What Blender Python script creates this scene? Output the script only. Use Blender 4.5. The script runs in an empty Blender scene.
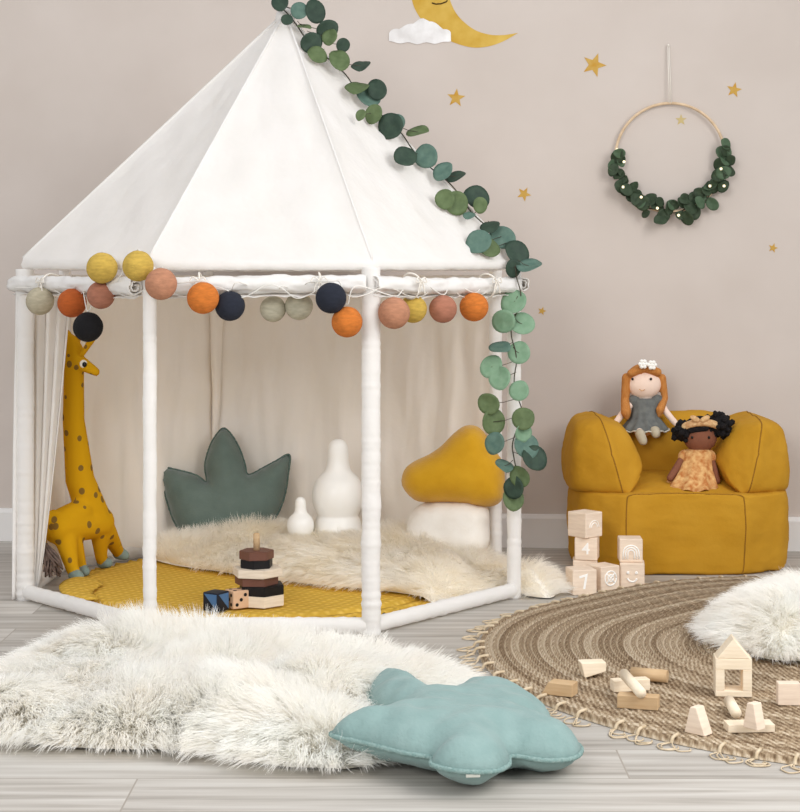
import bpy, bmesh, math, random
import numpy as np
from mathutils import Vector, Matrix, noise, geometry
PI = math.pi
rnd = random.Random(7)
SC = bpy.context.scene
COL = SC.collection
F_, H_, CX, HY = 1600.0, 0.79, 400.0, 285.0     # focal length (px), eye height, optical centre

def PX(x, y, d):
    return Vector(((x-CX)/F_*d, d, H_+(HY-y)/F_*d))
def GP(x, y, z=0.0):                              # point of the picture on the level z
    d = F_*(H_-z)/(y-HY)
    return Vector(((x-CX)/F_*d, d, z))

# ------------------------------------------------------------------ materials
def lin(c):
    o = []; top = max(c)
    k = 1.0 if top >= 244 else (.78 if top <= 226 else .78+.22*(top-226)/18.0)
    for v in c:
        v /= 255.0
        o.append(v/12.92 if v <= .04045 else ((v+.055)/1.055)**2.4)
    return (o[0]*k, o[1]*k, o[2]*k, 1.0)

def newmat(name):
    m = bpy.data.materials.new(name); m.use_nodes = True
    nt = m.node_tree; nt.nodes.clear()
    out = nt.nodes.new('ShaderNodeOutputMaterial')
    return m, nt, out
def N(nt, t, **kw):
    n = nt.nodes.new('ShaderNode'+t)
    for k, v in kw.items(): setattr(n, k, v)
    return n

def mat(name, c1, c2=None, rough=.8, scale=20, bump=0.0, bscale=200, transl=0.0, detail=4, stretch=None, spec=.3, sheen=0.0):
    """noise-mottled surface; c1/c2 are sRGB 0-255"""
    m, nt, out = newmat(name); L = nt.links
    p = N(nt, 'BsdfPrincipled'); p.inputs['Roughness'].default_value = rough
    p.inputs['Specular IOR Level'].default_value = spec
    if sheen: p.inputs['Sheen Weight'].default_value = sheen
    tc = N(nt, 'TexCoord'); src = tc.outputs['Object']
    if stretch:
        mp = N(nt, 'Mapping'); mp.inputs['Scale'].default_value = stretch
        L.new(src, mp.inputs['Vector']); src = mp.outputs['Vector']
    c2 = c2 or c1
    nz = N(nt, 'TexNoise'); nz.inputs['Scale'].default_value = scale; nz.inputs['Detail'].default_value = detail
    L.new(src, nz.inputs['Vector'])
    cr = N(nt, 'ValToRGB'); cr.color_ramp.elements[0].position = .32; cr.color_ramp.elements[1].position = .68
    cr.color_ramp.elements[0].color = lin(c1); cr.color_ramp.elements[1].color = lin(c2)
    L.new(nz.outputs['Fac'], cr.inputs['Fac']); L.new(cr.outputs['Color'], p.inputs['Base Color'])
    if bump:
        nb = N(nt, 'TexNoise'); nb.inputs['Scale'].default_value = bscale; nb.inputs['Detail'].default_value = 3
        L.new(src, nb.inputs['Vector'])
        b = N(nt, 'Bump'); b.inputs['Strength'].default_value = bump; b.inputs['Distance'].default_value = .004
        L.new(nb.outputs['Fac'], b.inputs['Height']); L.new(b.outputs['Normal'], p.inputs['Normal'])
    if transl:
        t = N(nt, 'BsdfTranslucent'); L.new(cr.outputs['Color'], t.inputs['Color'])
        mx = N(nt, 'MixShader'); mx.inputs['Fac'].default_value = transl
        L.new(p.outputs[0], mx.inputs[1]); L.new(t.outputs[0], mx.inputs[2]); L.new(mx.outputs[0], out.inputs['Surface'])
    else:
        L.new(p.outputs[0], out.inputs['Surface'])
    return m

M = {}
M['wall'] = mat('wall_paint', (226,214,205), (229,218,210), rough=.9, scale=3, bump=.05, bscale=400, spec=.15)
M['base'] = mat('baseboard_paint', (240,238,236), rough=.5)
M['canvas'] = mat('cotton_canvas', (245,243,240), (248,246,244), rough=.9, scale=12, bump=.5, bscale=45, transl=.3, spec=.1)
M['canvas_in'] = mat('cotton_canvas_panel', (249,243,234), (251,246,240), rough=.9, scale=6, bump=.5, bscale=30, transl=.22, spec=.1)
M['cord'] = mat('cotton_cord', (238,232,222), rough=.9)
M['wire'] = mat('white_wire', (236,233,226), rough=.5)
M['fur'] = mat('sheep_wool', (254,252,248), (255,255,253), rough=.8, scale=14, transl=.55, spec=.25)
M['fur_warm'] = mat('cream_sheep_wool', (254,250,241), (255,253,249), rough=.8, scale=9, transl=.55, spec=.25)
M['hide'] = mat('wool_underlayer', (251,247,238), (253,251,246), rough=1, scale=40, bump=.8, bscale=80, spec=.05)
M['greencush'] = mat('sage_muslin', (107,124,117), (117,134,127), rough=.95, scale=25, bump=.3, bscale=180, spec=.1, sheen=.2)
M['bluecush'] = mat('mint_muslin', (142,171,168), (154,181,178), rough=.95, scale=22, bump=.35, bscale=150, spec=.1, sheen=.15)
M['bluesseam'] = mat('mint_frayed_seam', (132,164,160), (164,190,185), rough=1, scale=200, bump=.6, bscale=500)
M['greenseam'] = mat('sage_frayed_seam', (84,104,97), (104,126,117), rough=1, scale=200)
M['mustard'] = mat('mustard_cotton', (208,152,38), (216,161,48), rough=.85, scale=10, bump=.2, bscale=90, spec=.2)
M['mustseam'] = mat('mustard_seam', (168,118,36), rough=.9)
M['mushcap'] = mat('yellow_fleece', (221,164,22), (229,174,34), rough=.95, scale=16, bump=.3, bscale=200, sheen=.2)
M['mushstem'] = mat('white_fleece', (240,234,225), (246,242,236), rough=.95, scale=16, bump=.3, bscale=200)
M['plastic'] = mat('white_matte_vinyl', (247,246,243), rough=.35, spec=.4)
M['hoop'] = mat('bamboo_hoop', (226,196,160), (238,212,178), rough=.6, scale=40)
M['leaf_dark'] = mat('leaf_deep_green', (52,72,60), (66,88,72), rough=.6, scale=60, transl=.12)
M['leaf_teal'] = mat('leaf_blue_green', (92,124,112), (112,142,128), rough=.6, scale=60, transl=.12)
M['leaf_olive'] = mat('leaf_olive_green', (100,120,78), (118,138,94), rough=.6, scale=60, transl=.15)
M['leaf_light'] = mat('leaf_pale_green', (142,182,148), (160,196,164), rough=.6, scale=60, transl=.2)
M['leaf_wreath'] = mat('wreath_leaf_green', (56,72,52), (72,90,66), rough=.6, scale=60, transl=.1)
M['leaf_wreath2'] = mat('wreath_leaf_grey_green', (84,110,82), (100,124,96), rough=.6, scale=60, transl=.1)
M['stem'] = mat('twig_brown', (72,70,60), (92,86,70), rough=.8)
M['pine'] = mat('pale_pine', (240,222,194), (246,231,208), rough=.6, scale=22, stretch=(1,1,9))
M['beech'] = mat('beech', (214,178,134), (226,194,152), rough=.6, scale=22, stretch=(1,1,9))
M['cubewood'] = mat('light_maple', (236,214,192), (243,224,204), rough=.6, scale=18, stretch=(1,1,7))
M['print'] = mat('white_print', (252,250,246), rough=.6)
M['black'] = mat('black_paint', (24,22,24), rough=.45)
M['brown'] = mat('brown_paint', (120,78,64), (128,86,70), rough=.5)
M['woodlt'] = mat('pale_wood', (234,218,196), (241,227,208), rough=.6, scale=20, stretch=(1,1,8))
M['dicewood'] = mat('dice_wood', (226,184,148), (234,196,162), rough=.6, scale=20)
M['blue'] = mat('blue_paint', (84,124,170), rough=.5)
M['navyp'] = mat('dark_navy_paint', (28,32,44), rough=.5)
M['tuft'] = mat('grey_brown_yarn', (104,86,78), (134,114,104), rough=1, scale=80)
M['hoof'] = mat('grey_blue_felt', (136,156,150), (150,168,160), rough=1, scale=80)
M['eyew'] = mat('white_felt', (240,236,228), rough=.9)
M['eyeb'] = mat('black_bead', (20,18,18), rough=.3)
M['skinl'] = mat('pale_pink_cotton', (243,216,198), (247,222,206), rough=.9, scale=30)
M['ginger'] = mat('ginger_yarn', (200,126,58), (222,154,86), rough=1, scale=60, stretch=(6,6,1))
M['greydress'] = mat('grey_gauze', (108,110,108), (128,130,126), rough=1, scale=60)
M['hem'] = mat('cream_trim', (226,220,206), rough=1)
M['boot'] = mat('cream_felt', (196,184,158), (212,200,176), rough=1, scale=50)
M['skind'] = mat('brown_cotton', (140,88,66), (150,96,72), rough=.9, scale=30)
M['blackyarn'] = mat('black_yarn', (18,16,18), (34,30,32), rough=1, scale=150)
M['peach'] = mat('peach_flower_print', (206,130,70), (236,190,128), rough=.95, scale=75, detail=2)
M['band'] = mat('peach_headband', (212,160,110), (236,200,150), rough=.95, scale=120, detail=2)
M['white_flower'] = mat('white_pompom', (248,246,240), rough=1)
M['gold'] = mat('gold_watercolour', (214,160,58), (226,190,110), rough=.9, scale=40)
M['goldm'] = mat('moon_watercolour', (219,172,62), (232,196,100), rough=.9, scale=14)
M['goldf'] = mat('faint_gold_watercolour', (222,196,128), (222,206,160), rough=.9, scale=40)
M['cloud'] = mat('cloud_watercolour', (233,230,228), (247,246,246), rough=.9, scale=18)
M['ink'] = mat('brown_ink', (92,70,30), rough=.9)
M['tag'] = mat('care_label', (222,224,214), rough=.8)
BALL = {'cream':(204,194,168), 'burnt':(205,104,48), 'rose':(190,128,104), 'black':(28,27,30), 'yellow':(220,184,88),
        'tan':(204,146,114), 'orange':(222,128,54), 'navy':(44,48,60), 'ivory':(206,200,178)}
for k, c in BALL.items():
    M['ball_'+k] = mat('cotton_thread_'+k, tuple(int(v*.93) for v in c), tuple(min(255,int(v*1.04)) for v in c), rough=.95, scale=60, bump=.5, bscale=260, stretch=(1,1,3))

def plank_mat():
    m, nt, out = newmat('washed_oak_planks'); L = nt.links
    p = N(nt, 'BsdfPrincipled'); p.inputs['Roughness'].default_value = .5; p.inputs['Specular IOR Level'].default_value = .35
    tc = N(nt, 'TexCoord')
    br = N(nt, 'TexBrick'); br.offset = .37; br.inputs['Scale'].default_value = 1
    br.inputs['Brick Width'].default_value = 1.25; br.inputs['Row Height'].default_value = .16
    br.inputs['Mortar Size'].default_value = .0016; br.inputs['Mortar Smooth'].default_value = .2
    br.inputs['Color1'].default_value = (0,0,0,1); br.inputs['Color2'].default_value = (1,1,1,1); br.inputs['Mortar'].default_value = (.5,.5,.5,1)
    mp0 = N(nt, 'Mapping'); mp0.inputs['Location'].default_value = (.42, .04, 0)
    L.new(tc.outputs['Object'], mp0.inputs['Vector']); L.new(mp0.outputs['Vector'], br.inputs['Vector'])
    # grain, shifted per plank
    sc = N(nt, 'VectorMath', operation='SCALE'); sc.inputs['Scale'].default_value = 7.0
    L.new(br.outputs['Color'], sc.inputs[0])
    ad = N(nt, 'VectorMath', operation='ADD'); L.new(tc.outputs['Object'], ad.inputs[0]); L.new(sc.outputs[0], ad.inputs[1])
    mp = N(nt, 'Mapping'); mp.inputs['Scale'].default_value = (1.3, 26, 1); L.new(ad.outputs[0], mp.inputs['Vector'])
    nz = N(nt, 'TexNoise'); nz.inputs['Scale'].default_value = 1.4; nz.inputs['Detail'].default_value = 7; nz.inputs['Distortion'].default_value = .5
    L.new(mp.outputs['Vector'], nz.inputs['Vector'])
    cr = N(nt, 'ValToRGB'); e = cr.color_ramp.elements
    e[0].position = .3; e[0].color = lin((172,166,157)); e[1].position = .66; e[1].color = lin((220,216,209))
    x = cr.color_ramp.elements.new(.47); x.color = lin((202,196,188))
    L.new(nz.outputs['Fac'], cr.inputs['Fac'])
    hs = N(nt, 'HueSaturation'); L.new(cr.outputs['Color'], hs.inputs['Color'])
    mr = N(nt, 'MapRange'); mr.inputs['To Min'].default_value = .9; mr.inputs['To Max'].default_value = 1.1
    L.new(br.outputs['Color'], mr.inputs['Value']); L.new(mr.outputs[0], hs.inputs['Value'])
    mx = N(nt, 'MixRGB'); mx.inputs['Color2'].default_value = lin((176,167,156))
    L.new(br.outputs['Fac'], mx.inputs['Fac']); L.new(hs.outputs[0], mx.inputs['Color1']); L.new(mx.outputs[0], p.inputs['Base Color'])
    b = N(nt, 'Bump'); b.inputs['Strength'].default_value = .12; b.inputs['Distance'].default_value = .002
    L.new(nz.outputs['Fac'], b.inputs['Height']); L.new(b.outputs[0], p.inputs['Normal'])
    L.new(p.outputs[0], out.inputs['Surface']); return m
M['floor'] = plank_mat()

def spot_mat():
    m, nt, out = newmat('mustard_plush_with_spots'); L = nt.links
    p = N(nt, 'BsdfPrincipled'); p.inputs['Roughness'].default_value = .95; p.inputs['Specular IOR Level'].default_value = .1
    tc = N(nt, 'TexCoord'); mp = N(nt, 'Mapping'); mp.inputs['Scale'].default_value = (1, 1, .85); L.new(tc.outputs['Object'], mp.inputs['Vector'])
    v = N(nt, 'TexVoronoi'); v.inputs['Scale'].default_value = 33; L.new(mp.outputs[0], v.inputs['Vector'])
    lt = N(nt, 'Math', operation='LESS_THAN'); lt.inputs[1].default_value = .27; L.new(v.outputs['Distance'], lt.inputs[0])
    mx = N(nt, 'MixRGB'); mx.inputs['Color1'].default_value = lin((228,172,24)); mx.inputs['Color2'].default_value = lin((146,112,52))
    L.new(lt.outputs[0], mx.inputs['Fac']); L.new(mx.outputs[0], p.inputs['Base Color'])
    nb = N(nt, 'TexNoise'); nb.inputs['Scale'].default_value = 220
    b = N(nt, 'Bump'); b.inputs['Strength'].default_value = .35; b.inputs['Distance'].default_value = .003
    L.new(nb.outputs['Fac'], b.inputs['Height']); L.new(b.outputs[0], p.inputs['Normal'])
    L.new(p.outputs[0], out.inputs['Surface']); return m
M['giraffe'] = spot_mat()

def quilt_mat():
    m, nt, out = newmat('quilted_mustard_muslin'); L = nt.links
    p = N(nt, 'BsdfPrincipled'); p.inputs['Roughness'].default_value = .95; p.inputs['Specular IOR Level'].default_value = .1
    tc = N(nt, 'TexCoord'); mp = N(nt, 'Mapping'); mp.inputs['Rotation'].default_value = (0,0,.5); L.new(tc.outputs['Object'], mp.inputs['Vector'])
    hs = []
    for d in ('X','Y'):
        w = N(nt, 'TexWave', wave_type='BANDS', bands_direction=d); w.inputs['Scale'].default_value = 14; w.inputs['Distortion'].default_value = 1.2
        w.inputs['Detail'].default_value = 2; w.inputs['Detail Scale'].default_value = 3
        L.new(mp.outputs[0], w.inputs['Vector']); hs.append(w.outputs['Fac'])
    mu = N(nt, 'Math', operation='MULTIPLY'); L.new(hs[0], mu.inputs[0]); L.new(hs[1], mu.inputs[1])
    cr = N(nt, 'ValToRGB'); cr.color_ramp.elements[0].color = lin((226,182,72)); cr.color_ramp.elements[1].color = lin((236,196,92))
    L.new(mu.outputs[0], cr.inputs['Fac']); L.new(cr.outputs[0], p.inputs['Base Color'])
    b = N(nt, 'Bump'); b.inputs['Strength'].default_value = .4; b.inputs['Distance'].default_value = .009
    L.new(mu.outputs[0], b.inputs['Height']); L.new(b.outputs[0], p.inputs['Normal'])
    L.new(p.outputs[0], out.inputs['Surface']); return m
M['mat'] = quilt_mat()

def jute_mat():
    m, nt, out = newmat('braided_jute'); L = nt.links
    p = N(nt, 'BsdfPrincipled'); p.inputs['Roughness'].default_value = .95; p.inputs['Specular IOR Level'].default_value = .1
    uv = N(nt, 'UVMap')
    mp = N(nt, 'Mapping'); mp.inputs['Scale'].default_value = (1, .5, 1); L.new(uv.outputs[0], mp.inputs['Vector'])
    nz = N(nt, 'TexNoise'); nz.inputs['Scale'].default_value = 2.2; nz.inputs['Detail'].default_value = 5; nz.inputs['Roughness'].default_value = .7
    L.new(mp.outputs[0], nz.inputs['Vector'])
    # tufted twist along each row
    sep = N(nt, 'SeparateXYZ'); L.new(uv.outputs[0], sep.inputs[0])
    fr = N(nt, 'Math', operation='PINGPONG'); fr.inputs[1].default_value = .5; L.new(sep.outputs['Y'], fr.inputs[0])
    a = N(nt, 'Math', operation='MULTIPLY_ADD'); a.inputs[1].default_value = 2.4; L.new(fr.outputs[0], a.inputs[0]); L.new(sep.outputs['X'], a.inputs[2])
    si = N(nt, 'Math', operation='MULTIPLY'); si.inputs[1].default_value = 5.2; L.new(a.outputs[0], si.inputs[0])
    sn = N(nt, 'Math', operation='SINE'); L.new(si.outputs[0], sn.inputs[0])
    h0 = N(nt, 'Math', operation='MULTIPLY_ADD'); h0.inputs[1].default_value = .10; L.new(sn.outputs[0], h0.inputs[0]); L.new(nz.outputs['Fac'], h0.inputs[2])
    fl = N(nt, 'Math', operation='FLOOR'); L.new(sep.outputs['Y'], fl.inputs[0]); wn = N(nt, 'TexWhiteNoise', noise_dimensions='1D'); L.new(fl.outputs[0], wn.inputs['W'])
    wm = N(nt, 'Math', operation='MULTIPLY_ADD'); wm.inputs[1].default_value = .30; wm.inputs[2].default_value = -.17; L.new(wn.outputs['Value'], wm.inputs[0])
    h1 = N(nt, 'Math', operation='ADD'); L.new(h0.outputs[0], h1.inputs[0]); L.new(wm.outputs[0], h1.inputs[1])
    sf = N(nt, 'MapRange'); sf.inputs['From Min'].default_value = .17; sf.inputs['From Max'].default_value = .05; sf.inputs['To Max'].default_value = .22; L.new(fr.outputs[0], sf.inputs['Value'])
    hh = N(nt, 'Math', operation='ADD'); L.new(h1.outputs[0], hh.inputs[0]); L.new(sf.outputs[0], hh.inputs[1])
    cr = N(nt, 'ValToRGB'); e = cr.color_ramp.elements
    e[0].position = .26; e[0].color = lin((128,104,80)); e[1].position = .74; e[1].color = lin((232,214,188))
    x = e.new(.5); x.color = lin((192,168,138))
    L.new(hh.outputs[0], cr.inputs['Fac']); L.new(cr.outputs[0], p.inputs['Base Color'])
    b = N(nt, 'Bump'); b.inputs['Strength'].default_value = .8; b.inputs['Distance'].default_value = .006
    L.new(hh.outputs[0], b.inputs['Height']); L.new(b.outputs[0], p.inputs['Normal'])
    L.new(p.outputs[0], out.inputs['Surface']); return m
M['jute'] = jute_mat()
M['jutelight'] = mat('pale_jute_thread', (214,192,158), (232,214,186), rough=1, scale=80)

# ------------------------------------------------------------------ object helpers
def world_of(o):
    m = o.matrix_basis.copy()
    while o.parent: o = o.parent; m = o.matrix_basis @ m
    return m
def tag(o, label=None, cat=None, group=None, kind=None):
    if label: o['label'] = label
    if cat: o['category'] = cat
    if group: o['group'] = group
    if kind: o['kind'] = kind
    return o
def link(name, me, m, parent=None, smooth=True, label=None):
    """mesh given in world coordinates -> one object; a top-level mesh gets its origin at its base"""
    me.name = name
    if smooth: me.polygons.foreach_set('use_smooth', np.ones(len(me.polygons), dtype=bool))
    o = bpy.data.objects.new(name, me); COL.objects.link(o)
    if m is not None:
        me.materials.clear()
        for q in (m if isinstance(m, (list, tuple)) else [m]): me.materials.append(q)
    if parent:
        me.transform(world_of(parent).inverted()); o.parent = parent
    else:
        n = len(me.vertices); co = np.empty(n*3, dtype=np.float32); me.vertices.foreach_get('co', co); co = co.reshape(-1,3)
        lo, hi = co.min(0), co.max(0)
        b = Vector((float((lo[0]+hi[0])/2), float((lo[1]+hi[1])/2), float(lo[2])))
        me.transform(Matrix.Translation(-b)); o.location = b
    if label: o['label'] = label
    return o
def empty(name, loc, label, cat, group=None):
    o = bpy.data.objects.new(name, None); COL.objects.link(o); o.location = loc; o.empty_display_size = .05
    return tag(o, label, cat, group)
def mesh_of(bm):
    me = bpy.data.meshes.new('m'); bmesh.ops.recalc_face_normals(bm, faces=bm.faces); bm.to_mesh(me); bm.free(); return me
def evaluated(me, setup):
    o = bpy.data.objects.new('tmp', me); COL.objects.link(o); setup(o)
    dg = bpy.context.evaluated_depsgraph_get(); dg.update()
    r = bpy.data.meshes.new_from_object(o.evaluated_get(dg), preserve_all_data_layers=True, depsgraph=dg)
    bpy.data.objects.remove(o); return r

def tube_into(bm, pts, r, seg=8, caps=True):
    pts = [Vector(p) for p in pts]; n = len(pts)
    rr = r if isinstance(r, (list, tuple)) else [r]*n
    rings = []; ref = None
    for i, p in enumerate(pts):
        t = (pts[min(i+1,n-1)]-pts[max(i-1,0)])
        if t.length < 1e-9: t = Vector((0,0,1))
        t.normalize()
        if ref is None: ref = Vector((0,0,1)) if abs(t.z) < .9 else Vector((1,0,0))
        u = (ref - t*ref.dot(t)); 
        if u.length < 1e-6: u = t.orthogonal()
        u.normalize(); ref = u; v = t.cross(u)
        rings.append([bm.verts.new(p + (u*math.cos(2*PI*k/seg)+v*math.sin(2*PI*k/seg))*rr[i]) for k in range(seg)])
    for a, b in zip(rings, rings[1:]):
        for k in range(seg): bm.faces.new((a[k], a[(k+1)%seg], b[(k+1)%seg], b[k]))
    if caps: bm.faces.new(rings[0][::-1]); bm.faces.new(rings[-1])
def tube(name, pts, r, m, parent=None, seg=8, label=None):
    bm = bmesh.new(); tube_into(bm, pts, r, seg); return link(name, mesh_of(bm), m, parent, label=label)
def spline(pts, n=8, closed=False):
    P = [Vector(p) for p in pts]; k = len(P); out = []
    rng = range(k if closed else k-1)
    for i in rng:
        if closed: a,b,c,d = P[(i-1)%k],P[i],P[(i+1)%k],P[(i+2)%k]
        else: a,b,c,d = P[max(i-1,0)],P[i],P[i+1],P[min(i+2,k-1)]
        for j in range(n):
            t = j/n; out.append(.5*((2*b)+(c-a)*t+(2*a-5*b+4*c-d)*t*t+(-a+3*b-3*c+d)*t**3))
    if not closed: out.append(P[-1])
    return out
def sphere_into(bm, c, r, sub=3, rot=None):
    s = Matrix.Diagonal((*(r if isinstance(r,(tuple,list)) else (r,r,r)), 1))
    mt = Matrix.Translation(c) @ (rot.to_4x4() if rot else Matrix.Identity(4)) @ s
    bmesh.ops.create_icosphere(bm, subdivisions=sub, radius=1, matrix=mt)
def sphere(name, c, r, m, parent=None, sub=3, rot=None, label=None):
    bm = bmesh.new(); sphere_into(bm, Vector(c), r, sub, rot); return link(name, mesh_of(bm), m, parent, label=label)
def capsule_into(bm, a, b, ra, rb, sub=2):
    a, b = Vector(a), Vector(b); n = max(2, int((b-a).length/(min(ra,rb)*.45))+1)
    for i in range(n+1):
        t = i/n; sphere_into(bm, a.lerp(b,t), ra+(rb-ra)*t, sub)
def blob(bm, voxel=.006, it=6):
    me = mesh_of(bm)
    def s(o):
        r = o.modifiers.new('r','REMESH'); r.mode = 'VOXEL'; r.voxel_size = voxel
        k = o.modifiers.new('s','SMOOTH'); k.factor = .5; k.iterations = it
    return evaluated(me, s)
def box_me(size, mt, bevel=.002, seg=2):
    bm = bmesh.new(); bmesh.ops.create_cube(bm, size=1, matrix=mt @ Matrix.Diagonal((*size,1)))
    if bevel: bmesh.ops.bevel(bm, geom=bm.edges[:], offset=bevel, segments=seg, affect='EDGES', profile=.5)
    return mesh_of(bm)
def TR(loc, rz=0, rx=0, ry=0):
    return Matrix.Translation(loc) @ Matrix.Rotation(rz,4,'Z') @ Matrix.Rotation(rx,4,'X') @ Matrix.Rotation(ry,4,'Y')
def prism_me(poly, depth, mt, bevel=.0015, seg=2):
    """polygon in local XZ, extruded along local Y (centred)"""
    bm = bmesh.new()
    a = [bm.verts.new((x,-depth/2,z)) for x,z in poly]; b = [bm.verts.new((x,depth/2,z)) for x,z in poly]
    bm.faces.new(a); bm.faces.new(b[::-1]); n = len(poly)
    for i in range(n): bm.faces.new((a[i],b[i],b[(i+1)%n],a[(i+1)%n]))
    bmesh.ops.recalc_face_normals(bm, faces=bm.faces)
    if bevel: bmesh.ops.bevel(bm, geom=bm.edges[:], offset=bevel, segments=seg, affect='EDGES', profile=.5)
    bm.transform(mt); return mesh_of(bm)
def lathe_me(prof, mt, seg=40):
    bm = bmesh.new(); rings = []
    for r, z in prof:
        rings.append([bm.verts.new((r*math.cos(2*PI*k/seg), r*math.sin(2*PI*k/seg), z)) for k in range(seg)])
    for a, b in zip(rings, rings[1:]):
        for k in range(seg): bm.faces.new((a[k],a[(k+1)%seg],b[(k+1)%seg],b[k]))
    bm.faces.new(rings[0][::-1]); bm.faces.new(rings[-1])
    bmesh.ops.remove_doubles(bm, verts=bm.verts, dist=1e-5)
    bm.transform(mt); return mesh_of(bm)

def pillow_me(outline, thick, mt, step=.012, seed=1, wrinkle=.004, power=.5, reach=None, flat=0.0):
    """stuffed cushion: outline in local XY, puffed along +-Z"""
    poly = [Vector((p[0],p[1])) for p in outline]; n = len(poly)
    xs = [p.x for p in poly]; ys = [p.y for p in poly]
    A = np.array([[p.x,p.y] for p in poly]); B = np.roll(A,-1,0)
    def dist(q):
        q = np.array(q); ab = B-A; t = np.clip(((q-A)*ab).sum(1)/np.maximum((ab*ab).sum(1),1e-12),0,1)
        return float(np.sqrt((((A+ab*t[:,None])-q)**2).sum(1).min()))
    def inside(q):
        c = False; x, y = q
        for i in range(n):
            a, b = poly[i], poly[(i+1)%n]
            if (a.y > y) != (b.y > y) and x < (b.x-a.x)*(y-a.y)/(b.y-a.y)+a.x: c = not c
        return c
    pts = list(poly); r = random.Random(seed)
    y = min(ys); row = 0
    while y < max(ys):
        x = min(xs) + (step/2 if row%2 else 0)
        while x < max(xs):
            q = (x + r.uniform(-.1,.1)*step, y + r.uniform(-.1,.1)*step)
            if inside(q) and dist(q) > step*.55: pts.append(Vector(q))
            x += step
        y += step*.87; row += 1
    res = geometry.delaunay_2d_cdt(pts, [(i,(i+1)%n) for i in range(n)], [], 1, 1e-6)
    V, faces = res[0], res[2]
    D = np.array([dist((v.x,v.y)) for v in V])
    mx = reach or D.max()
    bm = bmesh.new(); top = []; bot = []
    for v, d in zip(V, D):
        u = min(1, d/mx); h = thick/2*(1-(1-u)**2)**power
        e = min(1, d/(mx*.25))
        w = wrinkle*e*(noise.noise(Vector((v.x*28+seed,v.y*28,0)))+.6*noise.noise(Vector((v.x*60,v.y*60,seed))))
        # puckers running in from the seam
        top.append(bm.verts.new((v.x,v.y,h+w)))
        bot.append(top[-1] if d < 1e-5 else bm.verts.new((v.x,v.y,-h*(1-flat)+w)))
    for f in faces:
        try:
            bm.faces.new([top[i] for i in f])
            if not all(D[i] < 1e-5 for i in f): bm.faces.new([bot[i] for i in f][::-1])
        except ValueError: pass
    for _ in range(3): bmesh.ops.smooth_vert(bm, verts=[v for v in bm.verts if not v.is_boundary], factor=.4, use_axis_x=False, use_axis_y=False, use_axis_z=True)
    bm.transform(mt); return mesh_of(bm)

def puffy(points, level=3, crease=.45, sub=1, mt=None, dissolve=.12):
    """soft upholstered block: convex hull, partly creased, subdivided; returns mesh and seam edge list"""
    bm = bmesh.new()
    for p in points: bm.verts.new(p)
    bmesh.ops.convex_hull(bm, input=bm.verts)
    bmesh.ops.dissolve_limit(bm, angle_limit=dissolve, verts=bm.verts, edges=bm.edges)
    bmesh.ops.recalc_face_normals(bm, faces=bm.faces)
    cl = bm.edges.layers.float.new('crease_edge')
    for e in bm.edges: e[cl] = crease; e.seam = True
    if sub: 
        r = bmesh.ops.subdivide_edges(bm, edges=bm.edges, cuts=1, use_grid_fill=True)
    me = bpy.data.meshes.new('p'); bm.to_mesh(me); bm.free()
    def s(o):
        k = o.modifiers.new('s','SUBSURF'); k.levels = level; k.render_levels = level
    return evaluated(me, s)
def seam_from(me, r, keep=lambda a, b: True):
    bm = bmesh.new()
    vs = me.vertices
    for e in me.edges:
        if e.use_seam:
            a, b = vs[e.vertices[0]].co, vs[e.vertices[1]].co
            if keep(a, b): tube_into(bm, [a, b], r, 5)
    return mesh_of(bm)

# ------------------------------------------------------------------ setting
def wall_d(X): return 4.858 - .0785*X
WA = math.atan(-.0785)
def on_wall(x, y, off=.002):
    dx = (x-CX)/F_; d = 4.858/(1+.0785*dx)
    p = PX(x, y, d); n = Vector((-.0785,-1,0)).normalized()
    return p + n*off
WALLM = Matrix.Rotation(WA, 4, 'Z')               # local X along wall, -Y towards the room
def wall_frame(p): return Matrix.Translation(p) @ WALLM

w = link('wall_back', box_me((9, .12, 2.9), wall_frame((0, 4.858+.06, 1.45)), 0), M['wall'], smooth=False); tag(w, 'warm beige wall behind the play tent', 'wall', kind='structure')
fl = link('floor', box_me((9, 8.4, .08), TR((0, 1.0, -.04)), 0), M['floor'], smooth=False); tag(fl, 'pale washed oak plank floor', 'floor', kind='structure')
bprof = [(0,0),(-.016,0),(-.016,.088),(-.010,.100),(0,.100)]
bm = bmesh.new()
ra = [bm.verts.new((-4.5,y,z)) for y,z in bprof]; rb = [bm.verts.new((4.5,y,z)) for y,z in bprof]
for i in range(5): bm.faces.new((ra[i],rb[i],rb[(i+1)%5],ra[(i+1)%5]))
bm.faces.new(ra); bm.faces.new(rb[::-1]); bm.transform(wall_frame((0,4.857,0)))
b = link('baseboard_back', mesh_of(bm), M['base'], smooth=False); tag(b, 'white baseboard along the beige wall', 'baseboard', kind='structure')

# ------------------------------------------------------------------ play tent
TA, TB = Vector((-.566,3.62,0)), Vector((-.0656,3.62,0))
TC, TD = Vector((.288,4.04,0)), Vector((.2655,4.44,0))
TE, TH = Vector((-.09,4.79,0)), Vector((-.572,4.79,0))
TG, TF = Vector((-.93,4.44,0)), Vector((-.942,4.02,0))
CORN = [TA,TB,TC,TD,TE,TH,TG,TF]
APEX = PX(285,14,4.22); CEN = Vector((-.33,4.2,0))
tent = empty('play_tent', CEN, 'white canvas play tent with peaked roof and eight wrapped posts', 'tent')

def cloth_noise(p, s, a): return a*(noise.noise(Vector(p)*s)+.5*noise.noise(Vector(p)*s*2.3))
def rail_z(c): return .849 if c.y < 3.9 else .856
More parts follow.
